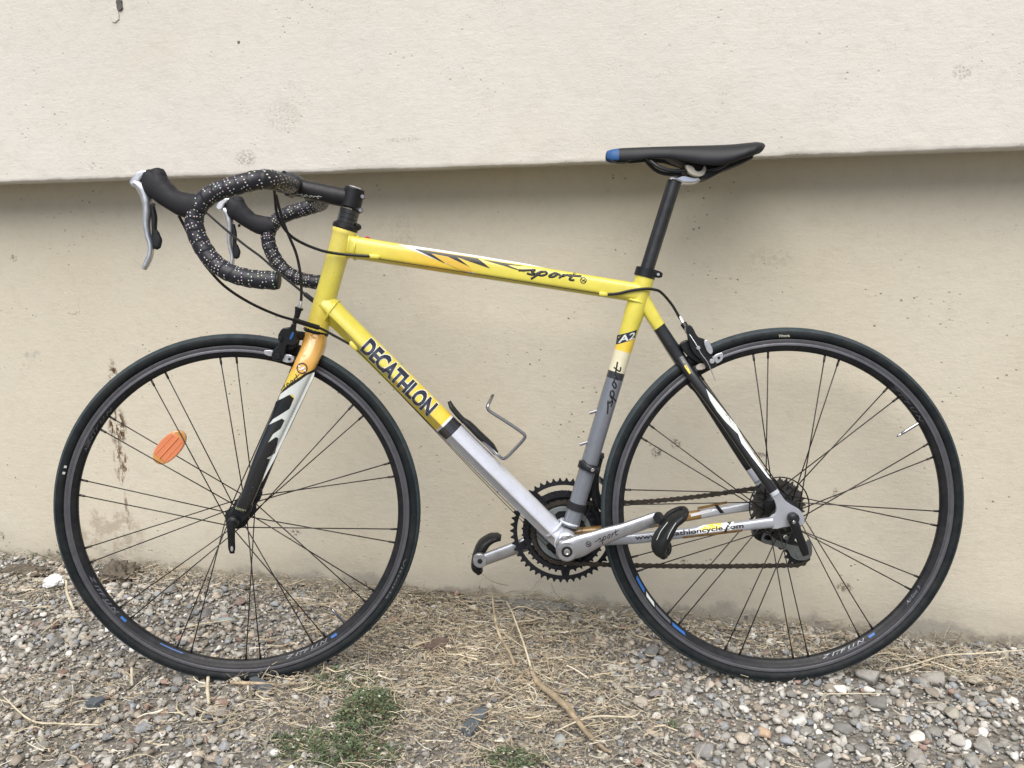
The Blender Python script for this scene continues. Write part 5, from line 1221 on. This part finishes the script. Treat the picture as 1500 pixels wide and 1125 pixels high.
# the rest of the larger stones: nothing in the photograph tells them apart
cnt = 0
while cnt < 110:
    x, y = rs_.uniform(5, 1495), rs_.uniform(850, 1120)
    g_ = GP(x, y)
    if g_.y > 1.74 or straw_d(g_.x, g_.y) > .75: continue
    if 620 < x < 860 and rs_.random() < .5: continue
    k = .6+.4*(y-850)/270; w = rs_.uniform(12, 22)*k
    t_ = stone_tint(rs_)*.95; lum = t_.mean(); hue = 'dark' if lum < .2 else ('mid grey' if lum < .29 else ('light grey' if lum < .4 else 'whitish'))
    if t_[0] > t_[2]*1.25: hue = 'brownish' if lum < .28 else 'beige'
    where = ('before the front tyre' if x < 300 and y > 990 else 'left of the front wheel' if x < 110 else 'behind the front wheel' if x < 560 and y < 985 else 'below the front wheel' if x < 560 else
             'among the straw between the wheels' if x < 900 and y < 1000 else 'in the middle foreground' if x < 900 else 'behind or beside the rear wheel' if y < 985 else 'below the rear wheel' if x < 1280 else 'at the lower right')
    sz = 'small' if w < 12 else ('medium' if w < 16 else 'larger'); ra_ = rs_.uniform(.55, .9); sz += ' flattish' if ra_ < .66 else (' roundish' if ra_ > .78 else '')
    stone(x, y, w, w*ra_, t_, f'{sz} {hue} stone in the gravel {where}', group='loose stones in the gravel '+where, rot=rs_.uniform(0, 3), protos=PR_HI); cnt += 1

# --- slate strips, clod, tissue, footing
M_slate = mat('slate', (.085, .10, .115), .5, bump=(150, .0012), var=.25)
def strip(pts, th, label, cat, m=M_slate, name='slate_strip'):
    P = [GP(a, b_, .012) for a, b_ in pts]; c = sum(P, Vector())/len(P); z = gh(c.x, c.y)
    bm = bmesh.new(); n_ = len(P)
    lo = [bm.verts.new((p.x-c.x, p.y-c.y, 0)) for p in P]; hi = [bm.verts.new(((p.x-c.x)*.96, (p.y-c.y)*.96, th+rs_.uniform(-.001, .001))) for p in P]
    bm.faces.new(hi); bm.faces.new(lo[::-1])
    for k in range(n_): bm.faces.new((lo[k], lo[(k+1) % n_], hi[(k+1) % n_], hi[k]))
    bmesh.ops.recalc_face_normals(bm, faces=bm.faces); me = bpy.data.meshes.new(name); bm.to_mesh(me); bm.free()
    o = link(name, me, None, m); o.location = (c.x, c.y, z+.005); o.rotation_euler = (.06, .03, 0); tag(o, label, cat); return o
strip([(675, 1068), (684, 1056), (693, 1046), (704, 1038), (716, 1040), (711, 1050), (702, 1062), (690, 1076), (680, 1075)], .008, 'dark slate strip lying on straw in the middle foreground', 'slate')
strip([(366, 1004), (376, 1002), (398, 1011), (400, 1017), (384, 1017), (370, 1012)], .010, 'dark blue-grey slate chip just below the front tyre', 'slate')
strip([(126, 1034), (150, 1028), (156, 1032), (140, 1040), (128, 1041)], .010, 'dark slate chip at lower left below the front wheel', 'slate')
strip([(840, 1036), (844, 1033), (853, 1044), (852, 1049), (845, 1046)], .006, 'narrow dark slate chip under the dry branch', 'slate')
strip([(619, 952), (642, 940), (658, 942), (652, 951), (632, 955)], .010, 'dull brown bark strip on the straw right of the front wheel', 'bark', mat('bark', (.12, .085, .07), .9, bump=(200, .002), var=.3), 'bark_strip')
M_clod = mat('dry_earth', (.125, .105, .080), .95, bump=(160, .006), var=.35)
def clod(x, y, w, h, hz, label, name, cat, m, seed, ny=1.0):
    c = GP(x, y, .01); s = math.hypot(c.y, CAM_H)/FOC
    bm = bmesh.new(); bmesh.ops.create_icosphere(bm, subdivisions=5, radius=1)
    for v in bm.verts:
        p = v.co.copy(); f = 1+.40*noise.noise(p*1.7+Vector((seed, 0, 0)))+.34*noise.noise(p*4.3+Vector((seed, 3, 0)))+.20*noise.noise(p*11)+.13*noise.noise(p*25)
        v.co = Vector((p.x*w*s/2*f, p.y*h*s/2*f*ny, p.z*hz*f))
    me = bpy.data.meshes.new(name); bm.to_mesh(me); bm.free(); me.polygons.foreach_set('use_smooth', [True]*len(me.polygons))
    o = link(name, me, None, m); o.location = (c.x, min(c.y, Y_LOW-.02), gh(c.x, c.y)); tag(o, label, cat); return o
clod(172, 842, 62, 50, .030, 'dark brown clod of dry earth against the wall, seen through the front wheel', 'earth_clod', 'clod', M_clod, 1.3)
clod(35, 836, 90, 40, .010, 'low brown heap of earth and litter at the foot of the wall, far left', 'earth_heap', 'earth', M_clod, 5.3)
M_foot = mat('rough_footing', (.17, .165, .15), .95, bump=(120, .005), var=.2)
clod(782, 884, 130, 30, .014, 'long rough grey mortar lump at the foot of the wall below the chainrings', 'mortar_lump', 'mortar', M_foot, 7.7)
clod(640, 868, 100, 40, .008, 'brown heap of litter at the foot of the wall right of the front wheel', 'litter_heap', 'litter', M_clod, 2.9)
M_tissue = mat('white_tissue', (.80, .79, .77), .9, bump=(120, .004))
c = GP(79, 856, .02); bm = bmesh.new(); bmesh.ops.create_icosphere(bm, subdivisions=5, radius=1)
for v_ in bm.verts:
    p = v_.co.copy(); f = 1+.30*noise.noise(p*1.6+Vector((9, 1, 0)))-.30*abs(noise.noise(Vector((p.x*2.0, p.y*5, p.z*6))))-.14*abs(noise.noise(p*7)); v_.co = Vector((p.x*.030*f, p.y*.018*f, p.z*.016*f))
me = bpy.data.meshes.new('tissue'); bm.to_mesh(me); bm.free(); me.polygons.foreach_set('use_smooth', [True]*len(me.polygons))
o = link('tissue', me, None, M_tissue); o.location = (c.x, c.y, gh(c.x, c.y)+.014); o.rotation_euler = (.1, -.22, .15); tag(o, 'crumpled white paper tissue on the gravel left of the front wheel', 'tissue')

# --- straw
def blades(n, rng, place, lmin, lmax, w, tint, zj=.012, wall=False):
    Vs = []; Fs = []; T = []; k = 0; NS = 3
    base = []
    for i in range(NS):
        for j in range(3): a, b_ = i*3+j, i*3+(j+1) % 3; base += [(a, b_, b_+3), (a, b_+3, a+3)]
    base = np.array(base)
    while n > 0:
        x, y = place(rng)
        if x is None: continue
        n -= 1
        L_ = lmin+(lmax-lmin)*rng.random()**2.2; a = rng.uniform(0, 2*math.pi); d = np.array([math.cos(a), math.sin(a)*.8, 0]); el = rng.normal(0, .12)
        if rng.random() < .07: el = rng.uniform(.3, .9)
        bend = rng.normal(0, .25)*L_; side = np.array([-d[1], d[0], 0]); ww = w*(rng.uniform(.45, 1.2) if rng.random() < .88 else rng.uniform(1.5, 2.6)); kk = rng.normal(0, .5)*L_ if rng.random() < .3 else 0.; z0 = gh(x, y)+rng.uniform(0, zj)
        P = []
        for i in range(NS+1):
            t = i/NS-.5; p = np.array([x, y, z0])+d*L_*t*math.cos(el)+side*(bend*(t*t*2)+kk*max(0, t-.17))+np.array([0, 0, 1])*(abs(L_*math.sin(el))*(t+.5)+.003*rng.random())
            p[1] = min(p[1], Y_LOW-.002)
            u = ww*(1-.45*(i/NS))
            P += [p+side*u, p-side*u, p+np.array([0, 0, u*1.1])]
        c = tint(rng); Vs.append(np.array(P)); Fs.append(base+k); T.append(np.repeat(c[None, :], len(P), 0)); k += len(P)
    return np.concatenate(Vs), np.concatenate(Fs), np.concatenate(T)
def straw_tint(rng):
    k = rng.random(); c = np.array([.52, .445, .31]) if k < .62 else (np.array([.27, .21, .145]) if k < .85 else np.array([.68, .63, .51]))
    return c*rng.uniform(.6, 1.15)
WSUM = [w*sx*sy for _, sx, sy, w in BL]; WP_ = np.array(WSUM)/sum(WSUM)
def pl_straw(rng):
    c, sx, sy, w = BL[rng.choice(len(BL), p=WP_)]; x = rng.normal(c.x, sx*.75); y = rng.normal(c.y, sy*.75)
    return (x, y) if y < Y_LOW-.003 and y > .8 else (None, None)
def pl_any(rng): return rng.uniform(-1.9, 1.4), rng.uniform(.95, Y_LOW-.01)
B1 = blades(7600, RNG, pl_straw, .008, .062, .00085, straw_tint, .014); B2 = blades(1100, RNG, pl_any, .012, .07, .0007, straw_tint, .010)
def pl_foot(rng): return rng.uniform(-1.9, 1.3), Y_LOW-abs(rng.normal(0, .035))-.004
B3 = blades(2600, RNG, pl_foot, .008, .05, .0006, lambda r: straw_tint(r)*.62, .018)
k1, k2 = len(B1[0]), len(B1[0])+len(B2[0])
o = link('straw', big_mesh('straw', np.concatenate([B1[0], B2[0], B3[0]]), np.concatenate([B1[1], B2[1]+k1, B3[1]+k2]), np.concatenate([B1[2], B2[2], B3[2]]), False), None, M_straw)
tag(o, 'dry straw and dead grass strewn over the gravel', 'straw', kind='stuff')
# fine crumbly litter between the straws: short chips
def chip_tint(rng): return np.array([.36, .31, .235])*rng.uniform(.35, 1.5)
C1 = blades(14000, RNG, pl_straw, .003, .012, .0013, chip_tint, .010)
tag(link('plant_litter', big_mesh('plant_litter', *C1, False), None, M_straw), 'crumbled brown plant litter lying between the straws', 'litter', kind='stuff')

# --- dry stalks and sticks one can pick out
def stick(name, pts, r, m, label, cat='stalk', subs=()):
    P = [GP(a, b_, 0) for a, b_, _ in pts]; P = [Vector((p.x, p.y, 0)) for p in P]
    P = [GP(a, b_, z+gh(q.x, q.y)) for (a, b_, z), q in zip(pts, P)]
    o0 = P[0].copy(); rr_ = r if isinstance(r, list) else [r]*len(P)
    s = Sweep([p-o0 for p in P], rr_, [(math.cos(2*math.pi*k/9)*(1+.15*(k % 2)), math.sin(2*math.pi*k/9)) for k in range(9)], 5, True, True, lambda L_, v: 1+.18*noise.noise(Vector((L_*90, v*3, 0))))
    o = link(name, s.me(name), None, m); o.location = o0; tag(o, label, cat)
    for nm, q, r2 in subs:
        Q = [GP(a, b_, z+.0) for a, b_, z in q]
        s2 = Sweep([p-o0 for p in Q], r2, CIRC[::3], 4, True, True); link(nm, s2.me(nm), o, m)
    return o
M_stalk = mat('dry_stalk', (.36, .285, .19), .85, bump=(260, .0016), var=.4); M_stalk2 = mat('pale_straw', (.55, .49, .36), .75, bump=(300, .0008), var=.25)
stick('dry_branch', [(778, 983, .012), (790, 1002, .020), (815, 1022, .022), (840, 1048, .018), (860, 1074, .012), (884, 1096, .008), (896, 1102, .004)], [.0035, .0052, .0055, .0048, .0040, .0030, .0018], M_stalk, 'thick dry branch running down to the right from the straw tuft', 'branch',
      [('twig', [(815, 1022, .022), (830, 1030, .022), (846, 1047, .012)], [.0030, .0022, .0014]), ('twig', [(790, 1002, .020), (770, 1000, .012), (745, 985, .010), (732, 958, .020)], [.0040, .0034, .0028, .0018]), ('twig', [(778, 983, .012), (764, 990, .012), (758, 1000, .006), (757, 1012, .004)], [.0034, .0044, .0040, .0022])])
stick('dry_stalk', [(754, 975, .012), (746, 955, .030), (734, 936, .055), (727, 915, .070), (723, 890, .090), (720.5, 862, .118)], [.0034, .0030, .0028, .0026, .0022, .0015], M_stalk, 'upright brown dry stalk rising in front of the wall between the wheels')
stick('dry_stalk', [(779, 983, .010), (768, 945, .030), (757, 915, .050), (748, 892, .060), (741, 880, .066)], [.0022, .0020, .0018, .0014, .0010], M_stalk2, 'thinner pale stalk leaning right of the upright brown one')
stick('dry_stalk', [(809, 992, .010), (803, 975, .022), (801, 955, .032)], [.0016, .0014, .0010], M_stalk, 'short brown stub right of the leaning pale stalk')
stick('dry_stalk', [(745, 858, .120), (722, 852, .10), (703, 838, .11), (690, 832, .12)], .0008, M_stalk, 'hair-thin stalk curving up under the far pedal')
stick('straw_stem', [(1298, 982, .012), (1340, 973, .018), (1385, 960, .024), (1440, 957, .022), (1510, 951, .020)], [.0011, .0014, .0015, .0015, .0012], M_stalk2, 'long pale straw stem along the wall foot at the right', 'straw')
stick('straw_stem', [(812, 1072, .012), (850, 1055, .016), (880, 1049, .016), (926, 1050, .014), (940, 1040, .014)], [.0012, .0018, .0020, .0018, .0008], M_stalk2, 'long pale straw lying across the dry branch', 'straw')
stick('straw_stem', [(1190, 1017, .012), (1240, 1016, .014), (1300, 1016, .012)], [.0008, .0012, .0008], M_stalk2, 'straight pale straw on the gravel below the rear tyre', 'straw')
stick('straw_stem', [(252, 925, .012), (290, 915, .014), (345, 907, .014)], [.0010, .0016, .0012], M_stalk2, 'pale straw beside the blue-grey sliver seen through the front wheel', 'straw')
stick('dry_stick', [(305, 992, .018), (304, 1010, .012), (306, 1031, .006)], [.0030, .0034, .0028], M_stalk2, 'short pale stick standing below the front tyre', 'stick')
stick('dry_stick', [(193, 978, .022), (193, 1000, .010), (194, 1004, .006)], [.0026, .0030, .0028], M_stalk2, 'short pale stick under the left side of the front tyre', 'stick')
stick('dry_stick', [(97, 850, .04), (98, 868, .022), (104, 884, .012), (108, 893, .008)], [.0022, .0030, .0030, .0024], M_stalk2, 'pale stick beside the crumpled tissue', 'stick')
stick('dry_stick', [(340, 1000, .010), (370, 1001, .014), (405, 1003, .012)], [.0030, .0034, .0028], M_stalk, 'brown stick lying against the front tyre contact', 'stick')
stick('straw_stem', [(60, 928, .012), (92, 905, .012), (118, 903, .010)], [.0010, .0014, .0010], M_stalk2, 'curved pale straw below the tissue', 'straw')
stick('straw_stem', [(5, 1020, .012), (45, 1055, .014), (90, 1060, .012), (150, 1062, .010)], [.0012, .0016, .0016, .0010], M_stalk2, 'long bent straw in the lower left corner', 'straw')
stick('straw_stem', [(430, 878, .04), (480, 888, .030), (510, 905, .020)], [.0012, .0016, .0012], M_stalk, 'pale stem seen through the lower right of the front wheel', 'straw')

# --- weeds: leaf clumps with creeping stems
def weed(x, y, w, h, n, label, seed, tall=.02):
    rng = np.random.default_rng(seed); c = GP(x, y); s = math.hypot(c.y, CAM_H)/FOC; rx = w*s/2; ry = h*s/2/.6
    root = link('weed', None); root.location = (c.x, c.y, gh(c.x, c.y)); tag(root, label, 'weed')
    Vs = []; Fs = []; T = []; k = 0; stems = []
    for i in range(n):
        a = rng.uniform(0, 2*math.pi); q = math.sqrt(rng.random()); e = 1-.25*rng.random()
        x_, y_ = rx*q*math.cos(a)*e, ry*q*math.sin(a)*e; z_ = tall*(1.05-q)*rng.uniform(.2, 1.2)+.002
        if rng.random() < .25: stems.append([(x_*.3, y_*.3, 0), (x_*.7, y_*.7, z_*.6), (x_, y_, z_)])
        for j in range(rng.integers(3, 7)):
            L_ = rng.uniform(.0028, .0075); W_ = L_*rng.uniform(.32, .5); aa = rng.uniform(0, 2*math.pi); el = rng.uniform(-.3, 1.0)
            d = np.array([math.cos(aa)*math.cos(el), math.sin(aa)*math.cos(el), math.sin(el)]); sd_ = np.array([-math.sin(aa), math.cos(aa), 0]); up_ = np.cross(d, sd_)
            o_ = np.array([x_, y_, z_])+rng.normal(0, .003, 3)
            P = np.array([o_, o_+d*L_*.45+sd_*W_+up_*L_*.08, o_+d*L_-up_*L_*.12, o_+d*L_*.45-sd_*W_+up_*L_*.08, o_+d*L_*.5-up_*L_*.06]); P[:, 2] = np.maximum(P[:, 2], .0005)
            Vs.append(P); Fs.append(np.array([[0, 1, 4], [1, 2, 4], [2, 3, 4], [3, 0, 4]])+k)
            g_ = np.array([.105, .145, .078])*rng.uniform(.5, 1.4)
            if rng.random() < .14: g_ = np.array([.20, .19, .10])*rng.uniform(.6, 1.2)
            if rng.random() < .012: g_ = np.array([.7, .7, .66])
            T.append(np.repeat(g_[None, :], 5, 0)); k += 5
    me = big_mesh('foliage', np.concatenate(Vs), np.concatenate(Fs), np.concatenate(T), False); f_ = link('foliage', me, root, M_leaf); f_['kind'] = 'stuff'
    vf = []
    for st in stems[:90]:
        q = Sweep([Vector(p) for p in st], .0005, CIRC[::5], 2, False, True); vf.append((q.V, q.F))
    if vf: link('stem', join('stem', vf), root, mat('weed_stem', (.14, .13, .06), .7))
    return root
weed(538, 1056, 105, 84, 420, 'dense green leafy weed in the middle foreground', 3, .050)
weed(490, 1108, 230, 56, 380, 'broad low weed patch along the lower edge left of centre', 5, .022)
weed(500, 1005, 130, 50, 110, 'sparse green weed sprigs above the dense patch, below the front tyre', 8, .018)
weed(755, 1120, 110, 30, 120, 'small green weed at the lower edge below the slate strip', 12, .018)
weed(985, 1068, 12, 16, 10, 'tiny green seedling in the gravel right of the branch', 17, .014)
weed(80, 818, 120, 18, 40, 'faint green sprigs at the foot of the wall behind the front tyre', 19, .028)
